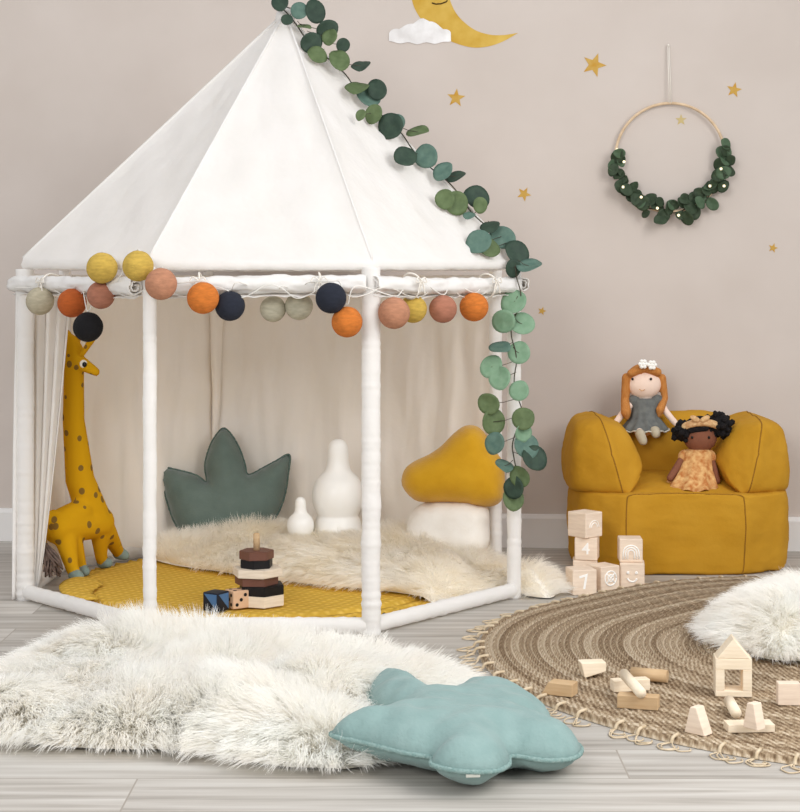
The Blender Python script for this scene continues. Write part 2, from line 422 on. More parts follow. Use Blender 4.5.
# roof: eight gores and a hanging hem
bm = bmesh.new(); NR, NC = 26, 22
for i in range(8):
    a0, b0 = CORN[i], CORN[(i+1)%8]
    def rim(c):
        v = CEN + (c-CEN)*1.004; v.z = rail_z(c); return v
    a, b2 = rim(a0), rim(b0)
    nrm = (b2-a).cross(APEX-a).normalized()
    if nrm.dot(a-CEN) < 0: nrm = -nrm
    grid = []
    for r in range(NR+1):
        t = r/NR; row = []
        for c in range(NC+1):
            s = c/NC
            p = APEX.lerp(a.lerp(b2, s), .025+.975*t)
            sag = -.022*math.sin(PI*min(1,t*1.02))*t*math.sin(PI*s)**.7
            seam = .004*(abs(2*s-1)**14)
            k = math.sin(PI*s)**.5*min(1,t*3)*min(1,(1-t)*8+.15)
            wr = (cloth_noise((p.x*1.0,p.y*1.0,p.z*.5+i*3), 8, .0085) + cloth_noise((p.x*1.6,p.y*1.6,p.z*.35+i*5), 22, .0035) + .0025*math.sin(p.x*48+p.z*12+i))*k
            fold = .006*math.sin(PI*s)**.3*max(0,t-.84)/.16*noise.noise(Vector((s*30+i*7,t*18,0)))
            row.append(bm.verts.new(p+nrm*(sag+wr+seam+fold)))
        grid.append(row)
    out = Vector((nrm.x,nrm.y,0)).normalized()
    for q, (dz, do) in enumerate(((-.004,.006),(-.014,.008),(-.024,.004),(-.026,-.006))):
        row = []
        for c in range(NC+1):
            p = a.lerp(b2, c/NC); rd = Vector((p.x-CEN.x,p.y-CEN.y,0)).normalized(); w3 = Vector((p.x*34,p.y*34,q*.7))
            row.append(bm.verts.new(p+Vector((0,0,dz+.003*noise.noise(w3)))+rd*(do+.006*noise.noise(w3*1.3+Vector((9,3,5))))))
        grid.append(row)
    for r in range(len(grid)-1):
        for c in range(NC): bm.faces.new((grid[r][c],grid[r][c+1],grid[r+1][c+1],grid[r+1][c]))
link('roof', mesh_of(bm), M['canvas'], tent)
bm = bmesh.new(); sphere_into(bm, APEX-Vector((0,0,.012)), (.026,.026,.03), 3); link('roof_cap', mesh_of(bm), M['canvas'], tent)
for i, c in enumerate(CORN):
    top = CEN+(c-CEN)*1.004; top.z = rail_z(c); pts = []
    for k in range(24):
        t = .02+.98*k/23; p = APEX.lerp(top, t); p += (Vector((c.x-CEN.x,c.y-CEN.y,.6)).normalized())*.003; pts.append(p)
    tube('roof_seam', pts, .0035, M['canvas'], tent, 6)
# posts
prad = {0:.0155,1:.0215,2:.018,3:.0175,4:.016,5:.016,6:.016,7:.0225}
for i, c in enumerate(CORN):
    pts, rr = [], []
    for k in range(180):
        z = .0+.83*k/179; pts.append(Vector((c.x+.0015*noise.noise(Vector((z*9,i,0))), c.y, z)))
        rr.append(prad[i]*(1+.08*noise.noise(Vector((z*22,i*5,1)))+(.07+.10*max(0,1-z/.22))*noise.noise(Vector((z*95,i*5,4)))))
    tube('post', pts, rr, M['canvas'], tent, 16)
# wrapped base bars
for i in range(8):
    a, b2 = CORN[i], CORN[(i+1)%8]
    pts, rr = [], []
    for k in range(50):
        p = a.lerp(b2, k/49); p = Vector((p.x,p.y,.0205+.0008*noise.noise(Vector((k*.5,i,0))))); pts.append(p)
        rr.append(.0180*(1+.17*noise.noise(Vector((k*.8,i*9,2)))))
    tube('base_bar', pts, rr, M['canvas'], tent, 12)
# hanging wall panels (left side and back)
def panel(a, b2, seed, amp):
    bm = bmesh.new(); nx, nz = 44, 40; g = []
    d = (b2-a).normalized(); n = Vector((d.y,-d.x,0))
    if n.dot(a-CEN) < 0: n = -n
    for r in range(nz+1):
        z = .018+.80*r/nz; row = []
        for c in range(nx+1):
            s = c/nx; p = a.lerp(b2, s)
            e = math.sin(PI*s)
            k = amp*(noise.noise(Vector((s*5.5+seed, z*.8, seed)))+.45*noise.noise(Vector((s*13+z*2.0,z*2.6,seed)))+.22*noise.noise(Vector((s*22-z*5,z*7,seed))))*min(1,e*2.5)
            k += .003*math.sin(z*40+seed)*(1-e)**2
            row.append(bm.verts.new(Vector((p.x,p.y,z))+n*(.004+k+.012*e)))
        g.append(row)
    for r in range(nz):
        for c in range(nx): bm.faces.new((g[r][c],g[r][c+1],g[r+1][c+1],g[r+1][c]))
    me = mesh_of(bm)
    me = evaluated(me, lambda o: setattr(o.modifiers.new('s','SOLIDIFY'),'thickness',.0015))
    return link('wall_panel', me, M['canvas_in'], tent)
def inn(c, k): return CEN+(c-CEN)*k
panel(TF,inn(TG,.99),3,.014); panel(inn(TG,.965),inn(TH,.945),11,.020); panel(inn(TH,.95),inn(TE,.95),23,.024); panel(inn(TE,.945),TD,31,.022)
bm = bmesh.new(); g = []; hp = inn(TH,.925)
for r in range(31):
    t = r/30; z = .26+.54*t; row = []
    for c in range(9):
        q = c/8; row.append(bm.verts.new((hp.x-.004+(.006+.040*t)*q+.004*math.sin(t*6), hp.y-.004-.016*math.sin(q*PI)*(.3+t)+.012*q, z)))
    g.append(row)
for r in range(30):
    for c in range(8): bm.faces.new((g[r][c],g[r][c+1],g[r+1][c+1],g[r+1][c]))
me = evaluated(mesh_of(bm), lambda o: setattr(o.modifiers.new('s','SOLIDIFY'),'thickness',.002))
link('seam_flap', me, M['canvas_in'], tent)
# loose curtain edge on the outside of the left post
bm = bmesh.new(); g = []
for r in range(41):
    z = .004+.79*r/40; row = []
    for c in range(13):
        s = c/12; fl_ = (1-r/40)
        x = TF.x-.012-.012*s*(.4+fl_)+.002*math.sin(s*9+z*5); y = TF.y+.012-.03*s+.004*math.sin(s*12+z*3)
        row.append(bm.verts.new((x,y,z)))
    g.append(row)
for r in range(40):
    for c in range(12): bm.faces.new((g[r][c],g[r][c+1],g[r+1][c+1],g[r+1][c]))
me = evaluated(mesh_of(bm), lambda o: setattr(o.modifiers.new('s','SOLIDIFY'),'thickness',.002))
link('curtain_edge', me, M['canvas'], tent)
# white gathered curtain beside the left post, narrowing to the floor
bm = bmesh.new(); g = []
for r in range(41):
    t = r/40; z = .02+.78*t; row = []
    for c in range(41):
        s = c/40; wd = .012+.070*t**.75
        x = TF.x+.012+wd*s; y = TF.y+.035+.012*math.sin(s*PI*7+t*1.5)*(.5+.5*t)+.10*s*t
        row.append(bm.verts.new((x,y,z)))
    g.append(row)
for r in range(40):
    for c in range(40): bm.faces.new((g[r][c],g[r][c+1],g[r+1][c+1],g[r+1][c]))
me = evaluated(mesh_of(bm), lambda o: setattr(o.modifiers.new('s','SOLIDIFY'),'thickness',.002))
link('gathered_curtain', me, M['canvas'], tent)
# rolled up flaps under the eaves
def roll(a, b2, ext_a, ext_b, seed, R=.027):
    bm = bmesh.new(); d = (b2-a); ln = d.length; d.normalize(); n = Vector((d.y,-d.x,0))
    if n.dot(a-CEN) < 0: n = -n
    nl = 60; ns = 72; turns = 2.6; rows = []
    for k in range(nl+1):
        u = -ext_a+(ln+ext_a+ext_b)*k/nl; row = []
        for j in range(ns+1):
            q = j/ns; ang = q*turns*2*PI+1.1; r = .006+(R-.006)*q
            r += (.0070*noise.noise(Vector((u*22+seed, math.cos(ang)*2, math.sin(ang)*2)))+.0045*noise.noise(Vector((u*48, ang*1.6, seed))))*q
            p = a + d*u + n*(r*math.cos(ang)+.016) + Vector((0,0,.788+r*math.sin(ang)*.93+.003*math.sin(u*7+seed)))
            row.append(bm.verts.new(p))
        rows.append(row)
    for k in range(nl):
        for j in range(ns): bm.faces.new((rows[k][j],rows[k][j+1],rows[k+1][j+1],rows[k+1][j]))
    me = evaluated(mesh_of(bm), lambda o: setattr(o.modifiers.new('s','SOLIDIFY'),'thickness',.0016))
    o = link('rolled_flap', me, M['canvas'], tent)
    return o
roll(TF,TA,.026,-.03,1); roll(TA,TB,-.012,-.010,5); roll(TB,TC,.012,-.012,9); roll(TC,TD,.03,-.03,14,.024)
def tie(a, b2, s, seed):
    p = a.lerp(b2, s); d = (b2-a).normalized(); n = Vector((d.y,-d.x,0)); 
    if n.dot(a-CEN) < 0: n = -n
    pts = []
    for k in range(25):
        an = 2*PI*k/24; pts.append(Vector((p.x,p.y,.788))+n*(.016+.0310*math.cos(an))+Vector((0,0,.0295*math.sin(an)))+d*.002*math.sin(an*3))
    bm = bmesh.new(); tube_into(bm, pts, .0022, 6)
    q = Vector((p.x,p.y,.800))+n*.049
    for sgn in (-1,1):
        tube_into(bm, spline([q, q+d*sgn*.012+Vector((0,0,.008)), q+d*sgn*.018-Vector((0,0,.004)), q+d*sgn*.006-Vector((0,0,.002))],5), .0016, 5)
        tube_into(bm, spline([q, q+d*sgn*.008-Vector((0,0,.012)), q+d*sgn*.012-Vector((0,0,.03))],5), .0015, 5)
    link('tie_string', mesh_of(bm), M['cord'], tent)
tie(TF,TA,.28,1); tie(TA,TB,.23,2); tie(TA,TB,.77,3); tie(TB,TC,.22,4); tie(TB,TC,.75,5)

# ------------------------------------------------------------------ string of cotton balls
def dface(x):
    xs = [22,150,371,514]; ds = [4.02,3.62,3.62,4.04]
    return float(np.interp(x, xs, ds))
balls = [(40,301,14,'cream',-.065,'cream'),(72,303,14.5,'burnt',-.065,'burnt orange'),(101,295,14,'rose',-.06,'dusty rose'),(88,327,15,'black',-.075,'black'),
 (102,268,15.5,'yellow',-.085,'mustard yellow'),(138,266,15.5,'yellow',-.085,'mustard yellow'),(161,284,16,'tan',-.085,'peachy tan'),(203,298,16,'orange',-.07,'orange'),
 (230,306,15,'navy',-.04,'dark navy'),(273,309,13,'ivory',.045,'pale ivory'),(299,306,14,'ivory',.04,'pale ivory'),(331,298,15.5,'navy',-.07,'dark navy'),
 (347,322,15.5,'orange',-.055,'orange'),(394,313,16,'tan',-.075,'peachy tan'),(413,309,14,'yellow',-.01,'mustard yellow'),(443,309,14,'rose',-.065,'dusty rose'),(474,307,14.5,'orange',-.065,'orange')]
balls = [(x,y,r,c,o-.012 if o < -.03 else o,l) for x,y,r,c,o,l in balls]
bp = [PX(x,y,dface(x)+o) for x,y,r,c,o,l in balls]
sl = empty('string_lights', bp[8]-Vector((0,0,.05)), 'string of coloured cotton ball lights along the front eave of the tent', 'string lights')
for (x,y,r,c,o,l), p in zip(balls, bp):
    R = r/F_*(dface(x)+o)
    bm = bmesh.new(); sphere_into(bm, p, R, 4)
    for v in bm.verts:
        v.co += (v.co-p).normalized()*R*.02*noise.noise((v.co-p)*60)
    link('cotton_ball', mesh_of(bm), M['ball_'+c], sl, label=l+' thread ball')
order = sorted(range(len(balls)), key=lambda i: balls[i][0])
cp = [PX(14,288,dface(22)-.06)]
for i in order:
    x,y,r,c,o,l = balls[i]; cp.append(bp[i]+Vector((0,.0,r/F_*3.7*1.0+.001)))
    cp.append(PX(x+9, 287+5*rnd.uniform(-1,1), dface(x+9)-.060))
cp.append(PX(506,290,dface(506)-.06))
tube('cable', spline(cp,7), .0013, M['wire'], sl, 6)
cp2 = [PX(x, 292+6*math.sin(x*.11)+rnd.uniform(-2,2), dface(x)-.058) for x in range(30,505,14)]
tube('cable', spline(cp2,5), .0011, M['wire'], sl, 6)

# ------------------------------------------------------------------ leaves
def leaf_me(c, R, nrm, roll_, stretch=1.0, cup=.18, petiole=None):
    """round cupped leaf with a pointed base"""
    nrm = nrm.normalized(); u = nrm.orthogonal().normalized(); v = nrm.cross(u)
    cr, sr = math.cos(roll_), math.sin(roll_); u, v = u*cr+v*sr, v*cr-u*sr
    bm = bmesh.new(); K = 20; rings = []
    ctr = bm.verts.new(c - nrm*R*cup*.1)
    for j in (1,2,3,4):
        q = j/4; ring = []
        for k in range(K):
            a = 2*PI*k/K; rr = R*q*(1+.10*max(0,math.cos(a))**6 - .03*math.cos(2*a))
            fold = abs(math.sin(a))
            ring.append(bm.verts.new(c + u*rr*math.cos(a) + v*rr*stretch*math.sin(a) + nrm*R*(cup*q*q*(fold-.25)+.05*q*math.sin(3*a+roll_))))
        rings.append(ring)
    for k in range(K): bm.faces.new((ctr, rings[0][k], rings[0][(k+1)%K]))
    for a_, b_ in zip(rings, rings[1:]):
        for k in range(K): bm.faces.new((a_[k],b_[k],b_[(k+1)%K],a_[(k+1)%K]))
    me = mesh_of(bm)
    me = evaluated(me, lambda o: setattr(o.modifiers.new('s','SOLIDIFY'),'thickness',.0009))
    return me
GAR = [(280,3,9,'d'),(287,20,6,'d'),(299,11,9,'t'),(315,12,12,'d'),(304,27,7,'o'),(327,30,11,'d'),(330,37,9,'o'),(311,43,11,'d'),(317,55,10,'o'),
 (339,60,12,'o'),(361,66,11,'d'),(357,88,12,'o'),(377,90,11,'d'),(369,97,12,'t'),(361,115,6,'o'),(374,114,10,'o'),(391,126,13,'d'),(418,132,11,'o'),
 (405,157,12,'d'),(426,156,12,'t'),(443,172,11,'t'),(456,177,10,'d'),(445,199,10,'o'),(456,203,12,'o'),(477,198,13,'d'),(469,216,7,'t'),(479,242,13,'t'),
 (488,248,12,'o'),(490,227,10,'d'),(503,238,13,'t'),(517,253,13,'d'),(529,266,13,'t'),(513,268,9,'d'),(514,302,13,'l'),(504,321,12,'l'),(522,324,13,'l'),
 (500,348,11,'t'),(519,353,11,'l'),(491,367,12,'l'),(500,378,12,'l'),(519,391,10,'l'),(489,404,11,'o'),(493,422,13,'o'),(523,419,11,'o'),(523,433,9,'l'),
 (495,443,11,'t'),(526,446,13,'t'),(534,458,13,'d'),(504,466,10,'t'),(520,477,11,'o'),(514,488,11,'d'),(513,499,12,'o'),(480,205,8,'o'),(397,122,8,'t'),(343,45,7,'d')]
flatset = {(361,66),(418,132),(456,177),(529,266),(490,227),(500,348),(504,466),(304,27),(469,216),(357,88)}
def ridge(y):
    if y < 258:
        t = (y-14)/244.0; return 285+t*(514-285)+4*t, 4.22+(4.05-4.22)*t-.02
    return 516+3*math.sin(y*.05), 3.995
stem_pts = [PX(*(ridge(y)[0]+3*math.sin(y*.11),), y, ridge(y)[1]-.012) for y in range(2,500,12)]
garland = empty('eucalyptus_garland', stem_pts[-1], 'green eucalyptus garland trailing down the right roof edge and post of the tent', 'garland')
tube('stem', spline(stem_pts,3), .0017, M['stem'], garland, 6)
lm = {'d':'leaf_dark','t':'leaf_teal','o':'leaf_olive','l':'leaf_light'}
for (x,y,r,k) in GAR:
    rx, rd = ridge(y); off = rx-x
    d = rd-.03-(1.25*off/F_*4.0 if (off > 0 and y < 258) else 0)+rnd.uniform(-.012,.012)
    if y >= 258: d = 3.985+rnd.uniform(-.02,.0)
    p = PX(x,y,d); R = r/F_*d*1.05
    if (x,y) in flatset: n = Vector((rnd.uniform(-.3,.3),-.5,rnd.uniform(.7,1)))
    else: n = Vector((rnd.uniform(-.45,.45),-1,rnd.uniform(-.25,.6)))
    st = Vector(PX(rx,y-6,rd-.012))
    dirv = (st-p); ang = 0
    me = leaf_me(p, R, n, rnd.uniform(0,6.28), rnd.uniform(.82,.98))
    lf = link('leaf', me, M[lm[k]], garland)
    tube('petiole', [st, st.lerp(p,.5)-Vector((0,0,.003)), p], .0009, M['stem'], lf, 5)

# ------------------------------------------------------------------ wreath
wc = on_wall(669.5,158,.02); WR = 54/F_*4.8
wreath = empty('leaf_wreath', wc-Vector((0,0,WR)), 'slim wooden hoop wreath with eucalyptus leaves hanging on the wall', 'wreath')
def wpt(a, r, off=0): return wc + WALLM.to_3x3()@Vector((r*math.cos(a), -off, r*math.sin(a)))
tube('hoop', [wpt(2*PI*k/72, WR) for k in range(73)], .0042, M['hoop'], wreath, 8)
ctop = on_wall(668,46,.012)
bm = bmesh.new(); tube_into(bm, [ctop+Vector((.002,0,0)), wpt(PI/2,WR,.004)+Vector((.003,0,0))], .0014, 6); tube_into(bm, [ctop-Vector((.002,0,0)), wpt(PI/2,WR,.004)-Vector((.003,0,0))], .0014, 6)
sphere_into(bm, ctop, .004, 2); link('hanging_cord', mesh_of(bm), M['cord'], wreath)
for k in range(58):
    t = k/57; a = math.radians(176+ (371-176)*t)+rnd.uniform(-.04,.04)
    bottom = math.sin(PI*t)
    r = WR+rnd.uniform(-1,1)*(.012+.018*bottom)
    p = wpt(a, r, rnd.uniform(.008,.028)); R = rnd.uniform(.015,.024)
    n = WALLM.to_3x3()@Vector((rnd.uniform(-.8,.8),-1,rnd.uniform(-.4,.8)))
    link('leaf', leaf_me(p, R, n, rnd.uniform(0,6.28), rnd.uniform(.7,.95)), M['leaf_wreath'] if rnd.random() < .72 else M['leaf_wreath2'], wreath)
tube('twig', [wpt(math.radians(172+202*k/40), WR+.004*math.sin(k), .006) for k in range(41)], .002, M['stem'], wreath, 6)
bulb, nt, out = newmat('fairy_light_glow'); em = N(nt,'Emission'); em.inputs['Color'].default_value = (1,.85,.55,1); em.inputs['Strength'].default_value = 1.6; nt.links.new(em.outputs[0], out.inputs[0])
for (x,y) in ((616,151),(623,163),(622,188),(656,209),(677,216),(708,187),(722,187),(719,170),(640,198)):
    a = on_wall(x,y,.05); sphere('fairy_light', a, .0042, bulb, wreath, 2)

# ------------------------------------------------------------------ wall stickers
def sticker(name, pix, m, label, cat, off=.0012, parent=None, thick=.0010, group=None):
    pts = [on_wall(x,y,off) for x,y in pix]; n = Vector((-.0785,-1,0)).normalized()
    bm = bmesh.new(); f = bm.faces.new([bm.verts.new(p) for p in pts])
    r = bmesh.ops.extrude_face_region(bm, geom=[f]); bmesh.ops.translate(bm, verts=[v for v in r['geom'] if isinstance(v,bmesh.types.BMVert)], vec=-n*thick)
    bmesh.ops.triangulate(bm, faces=bm.faces)
    o = link(name, mesh_of(bm), m, parent, smooth=False)
    if not parent: tag(o, label, cat, group)
    return o
mo = [(449,-62),(432,-52),(418,-36),(411,-18),(412,0),(417,13),(427,26),(440,36),(455,43),(472,47.5),(488,46.5),(503,41.5),(518,33)]
mi = [(505,35),(492,35),(477,31),(465,23),(456,13),(450,0),(447,-15),(447,-30),(449,-45)]
moon = sticker('moon_sticker', [(p.x,p.y) for p in spline([Vector((a,b_,0)) for a,b_ in mo],4)]+[(p.x,p.y) for p in spline([Vector((a,b_,0)) for a,b_ in mi],4)], M['goldm'], 'golden crescent moon sticker with a closed eye high on the wall', 'wall sticker')
bm = bmesh.new(); tube_into(bm, [on_wall(x,y,.0022) for x,y in ((432,3),(436,4.2),(441,3.8),(446,2),(447.5,.5))], .0022, 6); link('eyelid', mesh_of(bm), M['ink'], moon)
cl = []
for k in range(60):
    a = 2*PI*k/60; bx = 420+31*math.cos(a); by = 36+8.5*math.sin(a)
    if math.sin(a) < 0: by -= 7*math.exp(-((bx-424)/13)**2)+2.4*abs(math.sin(bx*.22))
    else: by = 41+3.5*math.sin(a)*(.7+.3*math.sin(bx*.35))
    cl.append((bx,by))
sticker('cloud_sticker', cl, M['cloud'], 'small white cloud sticker overlapping the golden moon', 'wall sticker', off=.0032)
def star(x, y, r, rot, m, label, name='star_sticker'):
    pts = []
    for k in range(10):
        a = rot+PI*k/5; q = r if k%2==0 else r*.42
        pts.append((x+q*math.sin(a), y-q*math.cos(a)))
    sticker(name, pts, m, label, 'wall sticker', group='gold stars on the wall')
star(594,65,12.5,.35,M['gold'],'largest gold star sticker, up and left of the hoop wreath')
star(456,98,9.5,.1,M['gold'],'gold star sticker on the wall below the crescent moon')
star(734,90,8,.2,M['gold'],'gold star sticker up and right of the hoop wreath')
star(524,194,7.5,.5,M['gold'],'gold star sticker midway between the garland and the wreath')
star(681,120,6,.0,M['goldf'],'faint yellow star sticker inside the wreath hoop')
star(773,248,5,.3,M['gold'],'tiny gold star sticker below and right of the wreath')
star(542,311,4.5,.3,M['gold'],'tiny gold star sticker beside the right end of the tent eave')

# ------------------------------------------------------------------ fur
def inside_np(P, poly):
    x, y = P[:,0], P[:,1]; c = np.zeros(len(P), bool); n = len(poly)
    for i in range(n):
        x0,y0 = poly[i]; x1,y1 = poly[(i+1)%n]
        k = ((y0 > y) != (y1 > y)) & (x < (x1-x0)*(y-y0)/((y1-y0) if abs(y1-y0) > 1e-9 else 1e-9)+x0)
        c ^= k
    return c
def dist_np(P, poly):
    A = np.array(poly); B = np.roll(A,-1,0); d = np.full(len(P), 1e9)
    for a, b_ in zip(A,B):
        ab = b_-a; t = np.clip(((P-a)@ab)/max(1e-12,ab@ab),0,1)
        d = np.minimum(d, np.hypot(*(P-(a+t[:,None]*ab)).T))
    return d
def vnoise(P, s, seed):
    """smooth value noise on 2D points, vectorised"""
    rg = np.random.RandomState(seed); T = rg.rand(64,64)*2-1
    q = P*s; i = np.floor(q).astype(int); f = q-i; f = f*f*(3-2*f)
    g = lambda dx,dy: T[(i[:,0]+dx)%64,(i[:,1]+dy)%64]
    return (g(0,0)*(1-f[:,0])+g(1,0)*f[:,0])*(1-f[:,1])+(g(0,1)*(1-f[:,0])+g(1,1)*f[:,0])*f[:,1]
def sheepskin(name, outline, label, cat, n, length, base_h, seed, mfur, flow=(0,-.3), zoff=0.0, humps=(), width=.0017, stand=.55, low=False):
    rg = np.random.RandomState(seed)
    poly = [(p.x,p.y) for p in spline([Vector((a,b_,0)) for a,b_ in outline],6,closed=True)]
    A = np.array(poly); lo, hi = A.min(0), A.max(0)
    def height(P):
        d = dist_np(P, poly)
        h = base_h*(1-np.exp(-d/.06))*(1+.45*vnoise(P,7,seed)+.25*vnoise(P,15,seed+1))
        for (hx,hy,hr,ha) in humps: h += ha*np.exp(-((P[:,0]-hx)**2+(P[:,1]-hy)**2)/hr**2)*np.minimum(1,d/.05)
        fl = np.full(len(P), zoff) if not low else np.clip((.53-np.hypot(P[:,0]+.36,P[:,1]-4.185))/.04,0,1)*.024
        return h+fl+.004
    # hide
    step = .02; pts = [Vector((a,b_)) for a,b_ in poly]; m = len(pts)
    gx, gy = np.meshgrid(np.arange(lo[0],hi[0],step), np.arange(lo[1],hi[1],step)); G = np.stack([gx.ravel(),gy.ravel()],1)
    G = G[inside_np(G,poly)]; G = G[dist_np(G,poly) > step*.5]
    pts += [Vector((float(a),float(b_))) for a,b_ in G]
    res = geometry.delaunay_2d_cdt(pts, [(i,(i+1)%m) for i in range(m)], [], 1, 1e-6)
    V = np.array([[v.x,v.y] for v in res[0]]); Hh = height(V)
    bm = bmesh.new(); vv = [bm.verts.new((V[i,0],V[i,1],float(Hh[i]))) for i in range(len(V))]
    for f in res[2]:
        try: bm.faces.new([vv[i] for i in f])
        except ValueError: pass
    me = mesh_of(bm)
    base = (float((lo[0]+hi[0])/2), float((lo[1]+hi[1])/2), zoff)
    root = empty(name, base, label, cat)
    link('hide', me, M['hide'], root)
    # strands
    P = rg.rand(int(n*2.2),2)*(hi-lo)+lo; P = P[inside_np(P,poly)]
    if len(P) > n: P = P[:n]
    n = len(P)
    z = height(P); e = .004
    gxn = (height(P+[e,0])-height(P-[e,0]))/(2*e); gyn = (height(P+[0,e])-height(P-[0,e]))/(2*e)
    nrm = np.stack([-gxn,-gyn,np.ones(n)],1); nrm /= np.linalg.norm(nrm,axis=1)[:,None]
    d = dist_np(P,poly)
    gdx = (dist_np(P+[e,0],poly)-dist_np(P-[e,0],poly))/(2*e); gdy = (dist_np(P+[0,e],poly)-dist_np(P-[0,e],poly))/(2*e)
    outw = np.stack([-gdx,-gdy,np.zeros(n)],1)*np.exp(-d/.10)[:,None]
    sw = np.stack([vnoise(P,4.5,seed+5),vnoise(P,4.5,seed+6),np.zeros(n)],1)
    sw2 = np.stack([vnoise(P,16,seed+7),vnoise(P,16,seed+8),np.zeros(n)],1)
    D0 = nrm*stand + outw*.95 + sw*.75 + sw2*.26 + np.array([flow[0],flow[1],0]) + rg.randn(n,3)*.10
    D0 /= np.linalg.norm(D0,axis=1)[:,None]
    L = length*(.65+.5*rg.rand(n))*(1+.25*vnoise(P,6,seed+9))
    # clumps
    nc = max(8, n//45); CI = rg.randint(0,n,nc); C = P[CI]
    cell = {}; own = np.empty(n,int)
    from mathutils import kdtree
    kd = kdtree.KDTree(nc)
    for i in range(nc): kd.insert((C[i,0],C[i,1],0),i)
    kd.balance()
    for i in range(n): own[i] = kd.find((P[i,0],P[i,1],0))[1]
    K = 6; pos = np.zeros((n,K,3)); pos[:,0,:2] = P; pos[:,0,2] = z
    droop = .45+.35*rg.rand(n)
    cur = D0.copy(); curl = rg.randn(n,3)*.16
    for k in range(1,K):
        cur = cur + np.array([0,0,-1.])[None]*(droop*.26*(k/K))[:,None] + curl*(k/K)*.5
        cur /= np.linalg.norm(cur,axis=1)[:,None]
        pos[:,k] = pos[:,k-1]+cur*(L/(K-1))[:,None]
    cl_ = pos[CI][own]
    for k in range(1,K):
        w_ = (k/(K-1))**1.3*.36
        pos[:,k] = pos[:,k]*(1-w_)+cl_[:,k]*w_
    fl0 = np.full((n,K), zoff+.002)
    if low: fl0 = np.where(np.hypot(pos[:,:,0]+.36,pos[:,:,1]-4.185) < .51, .027, .003)
    pos[:,:,2] = np.maximum(pos[:,:,2], fl0+(.004*rg.rand(n))[:,None])
    T = np.gradient(pos,axis=1); T /= np.maximum(np.linalg.norm(T,axis=2),1e-9)[:,:,None]
    up = np.zeros((n,1,3)); up[:,0] = np.array([0,-.55,.8])+rg.randn(n,3)*.35
    S = np.cross(T,np.repeat(up,K,1)); S /= np.maximum(np.linalg.norm(S,axis=2),1e-9)[:,:,None]
    wd = width*np.array([1,1,.92,.75,.5,.12])[None,:,None]*(.7+.6*rg.rand(n))[:,None,None]
    Lv, Rv = pos-S*wd/2, pos+S*wd/2
    VV = np.stack([Lv,Rv],2).reshape(-1,3).astype(np.float32)-np.array(base,dtype=np.float32)
    b0 = (np.arange(n)*K*2)[:,None]+ (np.arange(K-1)*2)[None]
    Q = np.stack([b0,b0+1,b0+3,b0+2],2).reshape(-1,4)
    me = bpy.data.meshes.new('fleece'); me.vertices.add(len(VV)); me.vertices.foreach_set('co', VV.ravel())
    me.loops.add(Q.size); me.loops.foreach_set('vertex_index', Q.ravel().astype(np.int32))
    me.polygons.add(len(Q)); me.polygons.foreach_set('loop_start', np.arange(0,Q.size,4,dtype=np.int32))
    me.update(calc_edges=True); me.polygons.foreach_set('use_smooth', np.ones(len(Q),bool))
    me.materials.append(mfur)
    o = bpy.data.objects.new('fleece', me); COL.objects.link(o); o.parent = root
    return root

fur_front = [(GP(x,y,.03).x, GP(x,y,.03).y) for x,y in ((-60,716),(-40,684),(15,661),(70,642),(115,635),(190,643),(255,650),(330,654),(385,657),(430,670),(462,684),(474,700),(460,718),(430,735),(395,744),(352,752),(330,752),(280,750),(235,742),(190,734),(130,734),(60,731),(0,724),(-50,722))]
sheepskin('sheepskin_rug', fur_front, 'long fluffy white sheepskin on the floor in front of the tent', 'sheepskin', 120000, .078, .035, 3, M['fur'], flow=(-.05,-.5), humps=((-.5,3.0,.16,.02),(-.75,2.9,.15,.015),(-.2,2.9,.18,.015),(-.3,3.3,.15,.012),(-.62,3.3,.14,.016)), width=.0014)
fur_in = [(-.70,4.50),(-.62,4.36),(-.50,4.27),(-.35,4.15),(-.18,4.06),(-.03,3.98),(.07,3.915),(.145,3.945),(.20,4.00),(.245,4.06),(.29,4.10),(.325,4.045),(.375,4.02),(.395,4.08),(.375,4.22),(.30,4.36),(.22,4.48),(.10,4.62),(-.05,4.70),(-.25,4.72),(-.45,4.70),(-.6,4.64)]
sheepskin('sheepskin_rug', fur_in, 'cream sheepskin laid across the back of the tent under the cushions', 'sheepskin', 60000, .062, .042, 11, M['fur_warm'], flow=(.05,-.4), zoff=.03, humps=((-.3,4.45,.16,.02),(.05,4.3,.14,.02),(-.5,4.5,.1,.015),(.33,4.12,.08,.035)), width=.0014, low=True)
fur_r = [(.70,3.52),(.70,3.42),(.73,3.35),(.78,3.29),(.90,3.29),(1.05,3.30),(1.2,3.34),(1.26,3.5),(1.22,3.7),(1.08,3.80),(.93,3.79),(.82,3.72),(.72,3.60)]
sheepskin('sheepskin_rug', fur_r, 'white sheepskin lying on the jute rug at the right edge', 'sheepskin', 46000, .065, .045, 17, M['fur'], flow=(-.1,-.35), zoff=.014, humps=((.98,3.6,.18,.045),(.80,3.45,.12,.02)), width=.0014)

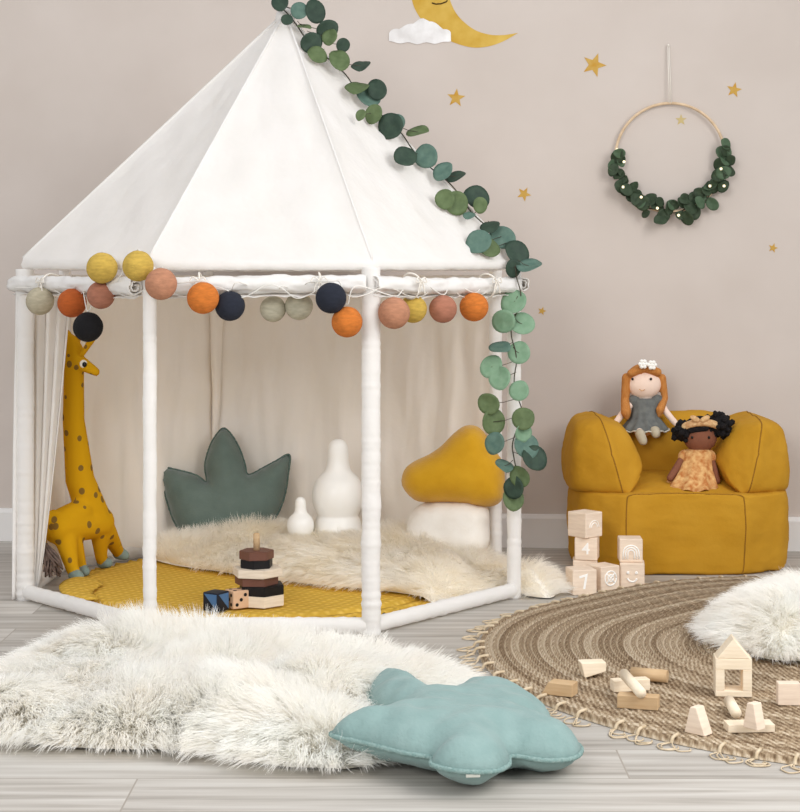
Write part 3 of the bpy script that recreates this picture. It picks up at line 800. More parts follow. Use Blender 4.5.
# ------------------------------------------------------------------ mustard play mat
mc = Vector((-.36,4.185,0)); MR = .50
playmat = empty('play_mat', mc, 'round mustard quilted play mat with a ruffled edge inside the tent', 'play mat')
bm = bmesh.new(); rings = []
for j in range(30):
    r = MR*.965*j/29; row = []
    for k in range(120):
        a = 2*PI*k/120; z = .024+.0025*noise.noise(Vector((r*math.cos(a)*14,r*math.sin(a)*14,0))) - (.016 if j == 29 else 0)
        if j == 28: z -= .003
        row.append(bm.verts.new((mc.x+r*math.cos(a), mc.y+r*math.sin(a), z)))
    rings.append(row)
for a_, b_ in zip(rings, rings[1:]):
    for k in range(120): bm.faces.new((a_[k],b_[k],b_[(k+1)%120],a_[(k+1)%120]))
bmesh.ops.remove_doubles(bm, verts=bm.verts, dist=1e-5); link('padding', mesh_of(bm), M['mat'], playmat)
bm = bmesh.new(); rows = []
for j in range(6):
    row = []
    for k in range(900):
        a = 2*PI*k/900; q = j/5; r = MR*.955+.034*q+.004*q*math.sin(a*53+2*math.sin(a*7)); z = .016-.006*q+.0062*q*math.sin(a*91+3*math.sin(a*11))
        row.append(bm.verts.new((mc.x+r*math.cos(a), mc.y+r*math.sin(a), max(.0025,z))))
    rows.append(row)
for a_, b_ in zip(rows, rows[1:]):
    for k in range(900): bm.faces.new((a_[k],b_[k],b_[(k+1)%900],a_[(k+1)%900]))
me = evaluated(mesh_of(bm), lambda o: setattr(o.modifiers.new('s','SOLIDIFY'),'thickness',.0016)); link('ruffle', me, M['mat'], playmat)
# folded-over leaf shaped flap at the left
fo = [GP(x,y,.03) for x,y in ((59,586),(66,580),(82,577),(103,583),(93,592),(98,599),(84,600),(69,597),(61,593))]
me = pillow_me([(p.x,p.y) for p in spline(fo,5,closed=True)], .014, Matrix.Translation((0,0,.031)), step=.01, seed=4, wrinkle=.002)
link('folded_flap', me, M['mat'], playmat)

# ------------------------------------------------------------------ cushions
def seam_loop(name, pts, r, m, parent, seed, label=None):
    P = spline(pts, 3, closed=True); P.append(P[0]); rr = [r*(1+.35*noise.noise(Vector((i*.9,seed,0)))) for i in range(len(P))]
    return tube(name, P, rr, m, parent, 6, label)
# sage lotus cushion leaning on the back of the tent
sd = 4.62
lot = [(159,469),(178,471),(195,476),(205,482),(203,466),(207,448),(213,436),(221,428),(230,436),(238,450),(243,464),(247,475),(262,468),(275,461),(288,455),(287,474),(284,495),(277,514),(266,529),(252,540),(230,545),(208,544),(188,538),(175,524),(167,505),(162,487)]
lp = [((x-224)/F_*sd, (545-y)/F_*sd) for x,y in lot]
lp = [(p.x,p.y) for p in spline([Vector((a,b_,0)) for a,b_ in lp],3,closed=True)]
base = PX(224,545,sd); mtl = Matrix.Translation(base) @ Matrix.Rotation(math.radians(90-12),4,'X')
ls = empty('leaf_cushion', base, 'sage green three-pointed leaf cushion leaning upright inside the tent', 'cushion')
link('cover', pillow_me(lp, .13, mtl, step=.012, seed=2, wrinkle=.003, reach=.09), M['greencush'], ls)
seam_loop('seam', [mtl@Vector((a,b_,0)) for a,b_ in lp], .0035, M['greenseam'], ls, 3)
# mint leaf cushion lying in the foreground
fo = [(-.113,2.605),(-.055,2.565),(.010,2.525),(.048,2.512),(.050,2.475),(.092,2.452),(.145,2.462),(.170,2.50),(.178,2.545),(.23,2.533),(.276,2.553),(.296,2.605),(.283,2.655),(.246,2.675),(.262,2.75),(.236,2.85),(.175,2.915),(.11,2.895),(.072,2.815),(.045,2.875),(.0,2.925),(-.052,2.915),(-.050,2.81),(-.010,2.71),(-.055,2.668)]
fp = [(p.x,p.y) for p in spline([Vector((a-.1,b_-2.63,0)) for a,b_ in fo],3,closed=True)]
mtb = Matrix.Translation((.1,2.63,.046)) @ Matrix.Rotation(math.radians(.6),4,'X') @ Matrix.Rotation(math.radians(3.5),4,'Y')
bs = empty('leaf_cushion', (.1,2.63,0), 'mint green pointed leaf cushion lying half on the front sheepskin', 'cushion')
link('cover', pillow_me(fp, .108, mtb, step=.009, seed=8, wrinkle=.008, reach=.085, power=.6, flat=.3), M['bluecush'], bs)
seam_loop('seam', [mtb@Vector((a,b_,0)) for a,b_ in fp], .0042, M['bluesseam'], bs, 6)
tg = mtb@Vector((.012,-.172,0)); link('care_tag', box_me((.022,.003,.008), TR(tg+Vector((0,-.006,-.004)), .1), .0006), M['tag'], bs, label='small pale care tag on the seam')
# mushroom cushion
md = 4.36
cap = [(402,486),(404,471),(414,462),(429,455),(442,446),(454,434),(466,426),(478,427),(487,436),(494,450),(501,458),(505,472),(505,490),(501,502),(490,507),(470,506),(450,503),(430,503),(414,500)]
cpx = lambda q: [((x-452)/F_*md, (548-y)/F_*md) for x,y in q]
mb = PX(452,548,md); mtm = Matrix.Translation(mb) @ Matrix.Rotation(math.radians(90-6),4,'X')
mu = empty('mushroom_cushion', mb, 'mushroom cushion with yellow cap and white stem at the right side of the tent', 'cushion')
cc = [(p.x,p.y) for p in spline([Vector((a,b_,0)) for a,b_ in cpx(cap)],3,closed=True)]
link('cap', pillow_me(cc, .15, mtm, step=.011, seed=5, wrinkle=.002, reach=.075), M['mushcap'], mu, label='yellow plush cap')
stm = [(407,548),(406,532),(410,516),(420,505),(436,501),(455,500),(475,502),(488,508),(490,525),(488,548),(470,556),(430,556)]
ss = [(p.x,p.y) for p in spline([Vector((a,b_,0)) for a,b_ in cpx(stm)],3,closed=True)]
link('stem', pillow_me(ss, .13, mtm@Matrix.Translation((0,0,-.012)), step=.011, seed=6, wrinkle=.003, reach=.06), M['mushstem'], mu, label='white plush stem')

# ------------------------------------------------------------------ two plain white night lights (generic rounded lamps)
def night_light(px, bot, top, d, w, label):
    base = PX(px, bot, d); s = F_/d; h = (bot-top)/s; r = w/2/s
    prof = [(0,0),(.62,0),(.86,.03),(.96,.10),(.95,.18),(.86,.26),(.78,.305),(.84,.34),(.96,.41),(1.0,.485),(.96,.56),(.84,.625),(.66,.675),(.52,.71),(.44,.76),(.41,.82),(.40,.88),(.36,.94),(.25,.98),(.1,.998),(0,1.0)]
    P = spline([Vector((a*r,0,b_*h)) for a,b_ in prof],4)
    root = empty('night_light', base, label, 'lamp', 'plain white night lights')
    link('shade', lathe_me([(max(0,p.x),p.z) for p in P], Matrix.Translation(base)), M['plastic'], root)
    bm = bmesh.new(); tube_into(bm, [base+Vector((0,0,-.004)), base+Vector((0,0,.004))], r*.6, 32); link('base_plate', mesh_of(bm), M['plastic'], root)
night_light(338, 549, 439, 4.50, 52, 'large plain white rounded night light with a tall neck inside the tent')
night_light(300.5, 552, 497, 4.43, 27, 'small plain white rounded night light, half the height of its neighbour')

# ------------------------------------------------------------------ giraffe
gi = empty('giraffe_plush', (-.83,4.27,.02), 'tall mustard yellow spotted giraffe soft toy standing at the left of the tent', 'soft toy')
def gq(x, y, d): return PX(x,y,d)
bm = bmesh.new()
capsule_into(bm, gq(58,528,4.19), gq(98,522,4.31), .044, .046)                 # trunk
capsule_into(bm, gq(62,520,4.2), gq(80,512,4.25), .034, .036)
capsule_into(bm, gq(95,520,4.30), gq(80,480,4.27), .046, .040)                 # neck base
capsule_into(bm, gq(80,480,4.27), gq(73.5,420,4.25), .040, .0305)
capsule_into(bm, gq(73.5,420,4.25), gq(74,372,4.24), .0305, .028)
capsule_into(bm, gq(74,372,4.24), gq(74,350,4.24), .028, .0255)
capsule_into(bm, gq(74,350,4.24), gq(71,340,4.24), .0255, .017)
capsule_into(bm, gq(79,362,4.23), gq(96,372,4.205), .021, .0125)               # muzzle
capsule_into(bm, gq(100,535,4.31), gq(101,556,4.34), .026, .018)               # legs
capsule_into(bm, gq(101,556,4.34), gq(103,562,4.36), .018, .017)
capsule_into(bm, gq(106,530,4.33), gq(119,553,4.44), .028, .017)
capsule_into(bm, gq(66,540,4.19), gq(72,568,4.17), .030, .018)
capsule_into(bm, gq(72,568,4.17), gq(75,574,4.165), .018, .017)
capsule_into(bm, gq(72,538,4.22), gq(81,568,4.24), .028, .017)
capsule_into(bm, gq(47,516,4.155), gq(43,528,4.13), .010, .008)                # tail
capsule_into(bm, gq(47,516,4.155), gq(54,514,4.17), .011, .014)
capsule_into(bm, gq(43,528,4.13), gq(45,546,4.11), .008, .009)
capsule_into(bm, gq(70,344,4.245), gq(68,332,4.25), .007, .008)
body = link('body', blob(bm, .0055, 5), M['giraffe'], gi)
for (x,y,d,x1,y1,d1) in ((75,575,4.165,80,578,4.15),(81,569,4.24,86,573,4.225),(103,562,4.36,109,564.5,4.345),(119,553,4.44,126,557,4.43)):
    bm = bmesh.new(); capsule_into(bm, gq(x,y,d), gq(x1-1,y1-1.5,d1), .0185, .0135, 3); link('hoof', blob(bm,.004,3), M['hoof'], gi, label='grey-blue felt hoof')
bm = bmesh.new()
for k in range(60):
    a = gq(45+rnd.uniform(-2,2),545+rnd.uniform(-2,3),4.10); e = gq(54+rnd.uniform(-11,9),573+rnd.uniform(-12,5),4.08+rnd.uniform(-.02,.02))
    m1 = a.lerp(e,.5)+Vector((rnd.uniform(-.008,.012),rnd.uniform(-.012,.0),rnd.uniform(0,.008)))
    tube_into(bm, spline([a,m1,e],3), .0026, 5)
link('tail_tuft', mesh_of(bm), M['tuft'], gi, label='grey-brown yarn tassel')
ey = sphere('eye', gq(83.5,364,4.208), (.010,.007,.011), M['eyew'], gi, 3); sphere('pupil', gq(84.5,364.5,4.2005), (.006,.004,.007), M['eyeb'], ey, 3)
for (a,b_) in (((80,357,4.225),(93,338,4.21)),((76,352,4.25),(79,332,4.25))):
    bm = bmesh.new(); capsule_into(bm, gq(*a), gq(*b_), .008, .0095); link('horn', blob(bm,.004,3), M['giraffe'], gi)
bm = bmesh.new(); sphere_into(bm, gq(71,356,4.25), (.012,.006,.007), 3); link('ear', mesh_of(bm), M['giraffe'], gi)

# ------------------------------------------------------------------ stacking toy and dice
z0 = .028
tc = GP(262,601,z0); tc = Vector((GP(260,603,z0).x, 1600*(H_-z0)/(604-HY), z0))
toy = empty('stacking_toy', tc, 'wooden stacking toy of six angular discs on a peg standing on the mustard mat', 'toy')
sc_ = tc.y/F_
def hexring(name, z, h, r, rot, m, label, n=6, dx=0):
    poly = [(r*math.cos(2*PI*k/n), r*math.sin(2*PI*k/n)) for k in range(n)]
    bm = bmesh.new(); a = [bm.verts.new((x,y,0)) for x,y in poly]; b_ = [bm.verts.new((x,y,h)) for x,y in poly]
    bm.faces.new(a[::-1]); bm.faces.new(b_)
    for i in range(n): bm.faces.new((a[i],a[(i+1)%n],b_[(i+1)%n],b_[i]))
    bmesh.ops.bevel(bm, geom=bm.edges[:], offset=.0012, segments=2, affect='EDGES')
    bm.transform(Matrix.Translation(tc+Vector((dx,0,z)))@Matrix.Rotation(rot,4,'Z')); link(name, mesh_of(bm), m, toy, smooth=False, label=label)
U = sc_
VR = math.radians(-78)
hexring('base', 0, 11*U, 24*U, VR, M['woodlt'], 'pale wooden base', dx=2*U)
hexring('disc', 11*U, 9.5*U, 24*U, VR, M['black'], 'black bottom disc', dx=2*U)
hexring('disc', 20.5*U, 8.5*U, 22*U, VR+.25, M['brown'], 'brown disc', dx=-3*U)
hexring('disc', 29*U, 8*U, 26*U, VR+.1, M['woodlt'], 'pale wooden disc', dx=-2*U)
hexring('disc', 37*U, 8.5*U, 17*U, VR-.3, M['black'], 'black upper disc', dx=-3*U)
hexring('disc', 45.5*U, 8.5*U, 17.5*U, VR+.5, M['brown'], 'brown top disc', dx=-3*U)
bm = bmesh.new(); pp = tc+Vector((-3*U,0,0)); tube_into(bm, [pp+Vector((0,0,54*U)), pp+Vector((0,0,70*U)), pp+Vector((0,0,71*U))], [3.3*U,3.3*U,2.3*U], 16); link('peg', mesh_of(bm), M['beech'], toy)
def die(px, py, size, rz, m, label, name='play_die'):
    p = GP(px,py,z0); c = p+Vector((0,size*.5,size/2)); mt = TR(c, rz)
    return link(name, box_me((size,)*3, mt, .0025, 3), m), mt, size
o, mt, s = die(215,612,.044,-.55,M['navyp'],'')
tag(o, 'dark die with a blue triangle on the mustard mat', 'die')
for f in (0,1):
    R_ = Matrix.Rotation(f*PI/2,4,'Z'); h = s/2
    link('blue_triangle', prism_me([(-h*.82,h*.84),(h*.84,h*.84),(h*.84,-h*.84)], .0008, mt@R_@Matrix.Translation((0,-h-.0003,0)), 0), M['blue'], o, smooth=False)
o, mt, s = die(236,609,.042,.6,M['dicewood'],'')
tag(o, 'natural wooden die with black dots beside the stacking toy', 'die')
def dot(mt, loc, axis):
    bm = bmesh.new(); bmesh.ops.create_cone(bm, segments=16, radius1=.0042, radius2=.0042, depth=.0008, cap_ends=True)
    bm.transform(mt@Matrix.Translation(loc)@Matrix.Rotation(PI/2,4,axis) if axis else mt@Matrix.Translation(loc)); link('dot', mesh_of(bm), M['black'], o, smooth=False)
h = s/2+.0003; q = .011
for a,b_ in ((-q,-q),(q,q),(-q,q),(q,-q)): dot(mt, (a,b_,h), None)
for a,b_ in ((-q,-q),(0,0),(q,q)): dot(mt, (a,-h,b_), 'X')
for a,b_ in ((-q,-q),(0,0),(q,q),(-q,q),(q,-q)): dot(mt, (-h,a,b_), 'Y')

# ------------------------------------------------------------------ jute rug
jc = Vector((1.03,3.42,0))
def jR(a):                                         # not quite round
    return .862+.03*max(0,math.cos(a+PI*.40))**2-.045*math.exp(-((a-2.36)/.33)**2)
jute = empty('jute_rug', jc, 'large round braided jute rug with knotted fringe on the plank floor', 'rug')
rows_n = 60; per = 4; nr = rows_n*per; na = 620
ang = np.linspace(0,2*PI,na+1); rad = np.linspace(0.004,1,nr+1)
RR = np.array([jR(a) for a in ang])
bmv = np.zeros((na+1,nr+1,3)); 
for j in range(nr+1):
    ph = (j%per)/per; hgt = .007+.0065*abs(math.sin(PI*ph)) if j < nr else .001
    r = rad[j]*RR
    bmv[:,j,0] = jc.x+r*np.cos(ang); bmv[:,j,1] = jc.y+r*np.sin(ang)
    bmv[:,j,2] = hgt+ (.0012*np.sin(ang*r/.0065+j*2.1) if j < nr else 0)
VV = bmv.reshape(-1,3).astype(np.float32)
ii, jj = np.meshgrid(np.arange(na),np.arange(nr),indexing='ij'); b0 = (ii*(nr+1)+jj).ravel()
Q = np.stack([b0,b0+1,b0+nr+2,b0+nr+1],1)
me = bpy.data.meshes.new('braid'); me.vertices.add(len(VV)); me.vertices.foreach_set('co',VV.ravel())
me.loops.add(Q.size); me.loops.foreach_set('vertex_index',Q.ravel().astype(np.int32)); me.polygons.add(len(Q)); me.polygons.foreach_set('loop_start',np.arange(0,Q.size,4,dtype=np.int32))
me.update(calc_edges=True)
uv = me.uv_layers.new(name='UVMap'); vi = Q.ravel()
ai, ri = vi//(nr+1), vi%(nr+1)
uvs = np.stack([ang[ai]*np.maximum(1,np.floor(ri/per+.5))/rows_n*.88/.0165, ri/per],1).astype(np.float32)
uv.data.foreach_set('uv', uvs.ravel())
link('braid', me, M['jute'], jute)
for k in range(78):
    a = 2*PI*k/78+rnd.uniform(-.02,.02); r = jR(a); p = Vector((jc.x+r*math.cos(a), jc.y+r*math.sin(a), .006))
    dr = Vector((math.cos(a),math.sin(a),0)); tn = Vector((-dr.y,dr.x,0)); bm = bmesh.new()
    tube_into(bm, spline([p-dr*.014+Vector((0,0,.009)), p+dr*.004+Vector((0,0,.007)), p+dr*.010-Vector((0,0,.002))],4), .0032, 6)
    for q in range(3):
        s_ = rnd.uniform(-1,1); l = rnd.uniform(.025,.05)
        tube_into(bm, spline([p+dr*.008+Vector((0,0,-.001)), p+dr*l*.6+tn*s_*.02-Vector((0,0,.0035)), p+dr*l+tn*(s_*.02+.018)-Vector((0,0,.004)), p+dr*l*.7+tn*(s_*.02+.034)-Vector((0,0,.003)), p+dr*l*.35+tn*(s_*.02+.026)-Vector((0,0,.004))],4), .0013, 5)
    link('fringe_knot', mesh_of(bm), M['jutelight'], jute)
RZ = .0135                                           # top of the rug

# ------------------------------------------------------------------ wooden building blocks on the rug
GB = 'natural wooden building blocks on the jute rug'
def blk(name, me, m, label, cat='building block', smooth=False):
    o = link(name, me, m, smooth=smooth); tag(o, label, cat, GB); return o
def bar_between(p1, p2, w, h, z, lift1=0, lift2=0):
    a, b_ = GP(*p1, z), GP(*p2, z); d = b_-a; rz = math.atan2(d.y,d.x)
    return TR((a+b_)/2+Vector((0,0,h/2)), rz), d.length
# wedge near the left rim, white wedge behind it
def wedge_me(px, py, w, h, dep, rz, poly=None):
    p = GP(px,py,RZ)
    poly = poly or [(-w/2,0),(w/2,0),(w/2,h)]
    return prism_me(poly, dep, TR(p+Vector((0,0,.0)), rz))
blk('wedge_block', prism_me([(-.034,0),(.028,0),(.028,.024),(-.020,.024)], .034, TR(GP(561,694,RZ), -.42)), M['beech'], 'tapered wooden block near the left rim of the jute rug')
blk('wedge_block', prism_me([(-.016,0),(-.024,.030),(.027,.030),(.027,.012)], .032, TR(GP(591,676,RZ)+Vector((0,0,0)), .12)), M['pine'], 'pale wedge block with its slanted side down, farthest from the toy house')
mt, ln = bar_between((633,680),(666,683), .026,.026,RZ)
bm = bmesh.new(); tube_into(bm, [mt@Vector((-ln/2-.003,0,-.0)), mt@Vector((ln/2+.003,0,0))], .0125, 24); blk('round_rod_block', mesh_of(bm), M['beech'], 'round wooden rod lying flat behind the crossed blocks', smooth=True)
for p in bpy.data.objects['round_rod_block'].data.polygons: p.use_smooth = len(p.vertices) < 10
mt, ln = bar_between((612,691),(648,689), .026,.022,RZ)
blk('bar_block', box_me((ln,.024,.022), mt, .0015), M['pine'], 'pale square bar block lying under the leaning rod')
a, b_ = PX(623,673,2.99), GP(642,695,RZ+.011)
a = Vector((GP(612,691,RZ).x+.032, 3.13, .064)); a = PX(624,674,3.04); b_ = PX(641,693,2.915)
bm = bmesh.new(); tube_into(bm, [a,b_], .0100, 24); o = blk('round_rod_block', mesh_of(bm), M['pine'], 'pale round rod leaning across the square bar block', smooth=True)
mt, ln = bar_between((618,706),(659,709), .026,.024,RZ)
blk('bar_block', box_me((ln,.028,.024), mt, .0015), M['beech'], 'tan square bar block in front of the leaning rod')
# toy house
hb = GP(735,697,RZ); hd = hb.y; u = hd/F_; hrz = -.10; HD = .046
def HM(dx, dz): return TR(hb+Vector((0,HD/2,0)), hrz) @ Matrix.Translation((dx*u,0,dz*u))
blk('flat_block', box_me((36*u,HD,6*u), HM(0,3.0), .0012), M['pine'], 'flat wooden block serving as floor of the little block house')
blk('pillar_block', box_me((9*u,HD,21*u), HM(-13.5,16.6), .0012), M['pine'], 'upright wooden block as left wall of the block house')
blk('pillar_block', box_me((9*u,HD,21*u), HM(13.5,16.6), .0012), M['pine'], 'upright wooden block as right wall of the block house')
blk('beam_block', box_me((36*u,HD,11*u), HM(0,32.7), .0012), M['pine'], 'wooden beam block lying across the two walls of the block house')
blk('roof_block', prism_me([(-16.5*u,0),(16.5*u,0),(0,20*u)], HD, HM(0,38.3)), M['pine'], 'triangular wooden block forming the roof of the block house')
# rod before the house, plate, wedges, square
a, b_ = PX(729,703,2.985), GP(735,719,RZ); b_ = PX(736,716,2.86); a = PX(729,701.5,2.945)
bm = bmesh.new(); tube_into(bm, [Vector((a.x,a.y,RZ+.0115)), Vector((b_.x,b_.y,RZ+.0115))], .0100, 24); blk('round_rod_block', mesh_of(bm), M['pine'], 'short round rod on the rug right in front of the block house', smooth=True)
mt = TR(GP(749,730,RZ)+Vector((0,.0,.007)), .06); plate = blk('flat_block', box_me((.082,.034,.014), mt, .0012), M['pine'], 'flat wooden block lying alone with a wedge standing on it')
pz = RZ+.0145
blk('wedge_block', prism_me([(-.016,0),(.016,0),(.007,.044),(-.007,.044)], .022, TR(Vector((GP(751,724,pz).x,GP(751,728,pz).y,pz)), -.9)), M['cubewood'], 'wedge block standing on the flat block near the house')
blk('wedge_block', prism_me([(-.022,0),(.020,0),(.002,.046),(-.010,.046)], .026, TR(GP(699,733,RZ), -.75)), M['cubewood'], 'wedge block standing alone near the front rim of the rug')
blk('square_block', box_me((.041,.022,.041), TR(GP(790,706,RZ)+Vector((0,.014,.0205)), -.05), .0015), M['cubewood'], 'square wooden block standing at the right edge on the rug')

# ------------------------------------------------------------------ printed cubes by the armchair
GC = 'printed wooden cubes in front of the armchair'
def cube(px, py, z, size, rz, label, d=None):
    p = PX(px,py,d) if d else GP(px,py,z); p.z = z
    mt = TR(p+Vector((0,0,size/2+.0003)), rz)
    o = link('printed_cube', box_me((size,)*3, mt, .003, 3), M['cubewood']); tag(o, label, 'toy block', GC)
    for f in o.data.polygons: f.use_smooth = False
    return o, mt, size
def face(mt, f, s): return mt @ Matrix.Rotation(f*PI/2,4,'Z') @ Matrix.Translation((0,-s/2-.0004,0))    # local XZ on the face
def glyph(o, mt, f, s, txt, scale=.7, rot=0):
    cu = bpy.data.curves.new('t','FONT'); cu.body = txt; cu.size = s*scale; cu.extrude = .0005; cu.align_x = 'CENTER'; cu.align_y = 'CENTER'; cu.offset = s*.008
    t = bpy.data.objects.new('t',cu); COL.objects.link(t); dg = bpy.context.evaluated_depsgraph_get(); dg.update()
    me = bpy.data.meshes.new_from_object(t.evaluated_get(dg)); bpy.data.objects.remove(t)
    me.transform(face(mt,f,s) @ Matrix.Rotation(PI/2,4,'X') @ Matrix.Rotation(rot,4,'Z')); link('printed_number', me, M['print'], o, smooth=False)
def marks(o, mt, f, s, curves, name, r=.0017):
    bm = bmesh.new()
    for c in curves: tube_into(bm, [face(mt,f,s)@Vector((x*s,0,z*s)) for x,z in c], r, 6)
    link(name, mesh_of(bm), M['print'], o)
S = .064
arc = lambda cx,cz,r,a0,a1,n=14: [(cx+r*math.cos(a0+(a1-a0)*k/n), cz+r*math.sin(a0+(a1-a0)*k/n)) for k in range(n+1)]
o, mt, s = cube(585,584,0,S,-.10,'wooden cube at the base of the tower, back left under the 4 cube',d=4.245); glyph(o,mt,0,s,'2')
o, mt, s = cube(581,592,0,S,.20,'front wooden cube printed with a white 7, lowest at left',d=4.105); glyph(o,mt,0,s,'7',.8,.25)
o, mt, s = cube(603,588,0,S*.97,.55,'low wooden cube with a white print on its right face, beside the 7 cube',d=4.165); marks(o,mt,0,s,[arc(0,0,.3,0,2*PI,20),[(-.2,-.2),(.2,.2)],[(-.2,.2),(.2,-.2)],arc(0,0,.14,0,2*PI,12)],'printed_pattern',.002)
o, mt, s = cube(587,560,S+.0006,S*.93,-.22,'wooden cube printed with a white 4 in the middle of the tower',d=4.24); glyph(o,mt,0,s,'4',.72)
o, mt, s = cube(585,535,S*1.93+.0012,S*1.02,.72,'topmost wooden cube turned corner first on the tower',d=4.24); marks(o,mt,0,s,[arc(0,-.1,.28,0,PI),arc(0,-.1,.18,0,PI)],'printed_pattern',.0012)
o, mt, s = cube(632,586,0,S,-.13,'wooden cube printed with a smiling face, at the foot of the armchair',d=4.20); 
marks(o,mt,0,s,[arc(0,-.04,.2,PI*1.1,PI*1.9)],'printed_smile',.0026); marks(o,mt,0,s,[arc(-.17,.12,.03,0,2*PI,10),arc(.17,.12,.03,0,2*PI,10)],'printed_eyes',.0026)
o, mt, s = cube(630,562,S+.0006,S*.95,-.05,'wooden cube printed with a rainbow, resting on the smiling face cube',d=4.215); marks(o,mt,0,s,[[(-.34,-.36)]+arc(0,-.12,.34,PI,0)+[(.34,-.36)],[(-.24,-.36)]+arc(0,-.12,.24,PI,0)+[(.24,-.36)],[(-.14,-.36)]+arc(0,-.12,.14,PI,0)+[(.14,-.36)]],'printed_rainbow',.002)

# ------------------------------------------------------------------ bean armchair
ac = Vector((.775,4.36,0))
chair = empty('bean_armchair', (.775,4.55,0), 'mustard yellow children bean bag armchair against the wall', 'armchair')
def AP(x, y, d): return PX(x,y,d)
def seg_d(p, a, b):
    a, b = Vector(a), Vector(b); ab = b-a; t = max(0,min(1,(p-a).dot(ab)/ab.length_squared)); return (p-(a+ab*t)).length
def upholster(name, pts, seams=(), crease=.22, tol=.004, label=None, dissolve=.3, level=4, seamr=.0017, inflate=0.0):
    """hull of the corner points; edges lying on a line of `seams` stay sharp and carry a stitched seam"""
    bm = bmesh.new()
    for p in pts: bm.verts.new(p)
    bmesh.ops.convex_hull(bm, input=bm.verts)
    bmesh.ops.dissolve_limit(bm, angle_limit=dissolve, verts=bm.verts, edges=bm.edges)
    bmesh.ops.recalc_face_normals(bm, faces=bm.faces)
    cl = bm.edges.layers.float.new('crease_edge')
    for e in bm.edges:
        a, b = e.verts[0].co, e.verts[1].co
        on = any(seg_d(a,*q) < tol and seg_d(b,*q) < tol for q in seams)
        e[cl] = .72 if on else crease; e.seam = on
    me = bpy.data.meshes.new('p'); bm.to_mesh(me); bm.free()
    def sub(o):
        k = o.modifiers.new('s','SUBSURF'); k.levels = level; k.render_levels = level
    me = evaluated(me, sub)
    for v in me.vertices:
        p = v.co; n_ = v.normal
        v.co = p + n_*(.0040*noise.noise(p*13)+.0022*noise.noise(p*32+Vector((3,1,7)))+.0012*noise.noise(p*70))
    sm = seam_from(me, seamr)
    o = link(name, me, M['mustard'], chair, label=label)
    if len(sm.vertices): link('seam', sm, M['mustseam'], o)
    return o
fpl = [(.612,4.345),(.940,4.345),(1.075,4.42),(1.103,4.60),(1.07,4.75),(.52,4.77),(.482,4.62),(.497,4.44)]
def ring(pl, z, s_): return [Vector((.785+(x-.785)*s_, 4.56+(y-4.56)*s_, z)) for x,y in pl]
bpts = ring(fpl,-.004,.965)+ring(fpl,.03,1.0)+ring(fpl,.12,1.015)+ring(fpl,.195,1.005)+ring(fpl,.222,.985)
R0, R1, R2, R3, R4 = [bpts[i*8:(i+1)*8] for i in range(5)]
sl_ = [(R[0],Q[0]) for R,Q in ((R0,R1),(R1,R2),(R2,R3),(R3,R4))]+[(R[1],Q[1]) for R,Q in ((R0,R1),(R1,R2),(R2,R3),(R3,R4))]+[(R4[0],R4[1])]
upholster('base', bpts, sl_, .35, dissolve=.02)
upholster('seat', [Vector(p) for p in ((.60,4.375,.16),(.955,4.375,.16),(.60,4.375,.222),(.955,4.375,.222),(.78,4.36,.226),(.60,4.66,.252),(.955,4.66,.252),(.78,4.66,.262),(.60,4.66,.17),(.955,4.66,.17))], (), .3, dissolve=.02)
def arm(sg):
    c = .782; X = lambda x: c+sg*x
    P = {'rt':(X(.222),4.425,.418),'rm':(X(.200),4.385,.33),'rb':(X(.168),4.365,.208),
         'it':(X(.155),4.47,.395),'im':(X(.098),4.455,.30),'ib':(X(.150),4.44,.212),'if':(X(.125),4.415,.24),
         'ot':(X(.292),4.47,.402),'om':(X(.312),4.45,.30),'ob':(X(.308),4.44,.205),
         'bt':(X(.225),4.70,.425),'bit':(X(.15),4.70,.40),'bim':(X(.10),4.70,.30),'bib':(X(.15),4.70,.21),
         'bot':(X(.292),4.71,.405),'bom':(X(.312),4.71,.30),'bob':(X(.308),4.71,.205)}
    P = {k: Vector(v) for k,v in P.items()}
    return list(P.values()), [(P['rt'],P['rm']),(P['rm'],P['rb']),(P['rt'],P['bt'])]
for sg in (-1,1):
    ap, sm_ = arm(sg); upholster('arm', ap, sm_, .34, dissolve=.02)
upholster('backrest', [Vector(p) for p in ((.56,4.64,.2),(1.0,4.64,.2),(.56,4.635,.33),(1.0,4.635,.34),(.78,4.625,.34),(.59,4.68,.415),(.97,4.68,.43),(.78,4.68,.412),(.59,4.775,.405),(.97,4.775,.43),(.54,4.775,.2),(1.02,4.775,.2))], (), .2, dissolve=.02)

# ------------------------------------------------------------------ rag dolls
def doll_mesh(parts, vox=.004, it=4):
    bm = bmesh.new()
    for p in parts: capsule_into(bm, *p)
    return blob(bm, vox, it)
dd = 4.66
D1 = lambda x,y,o=0: PX(x,y,dd+o)
d1 = empty('rag_doll', D1(645,432), 'ginger haired rag doll in a grey dress sitting on the armchair back', 'doll')
bm = bmesh.new()
sphere_into(bm, D1(644,384), (.050,.036,.044), 4)
capsule_into(bm, D1(646,396), D1(645,405), .016, .018)
capsule_into(bm, D1(645,405), D1(645,428), .026, .030)
for a,b_,r0,r1 in ((D1(634,400),D1(623,413,-.02),.013,.011),(D1(623,413,-.02),D1(614,425,-.03),.011,.0095),(D1(658,400),D1(666,412,-.02),.013,.0105),(D1(666,412,-.02),D1(676,424,-.03),.0105,.0095)): capsule_into(bm,a,b_,r0,r1)
for a,b_,r0,r1 in ((D1(637,428,-.02),D1(640,434,-.10),.016,.013),(D1(652,428,-.02),D1(655,431,-.09),.016,.012)): capsule_into(bm,a,b_,r0,r1)
link('body', blob(bm,.0038,4), M['skinl'], d1)
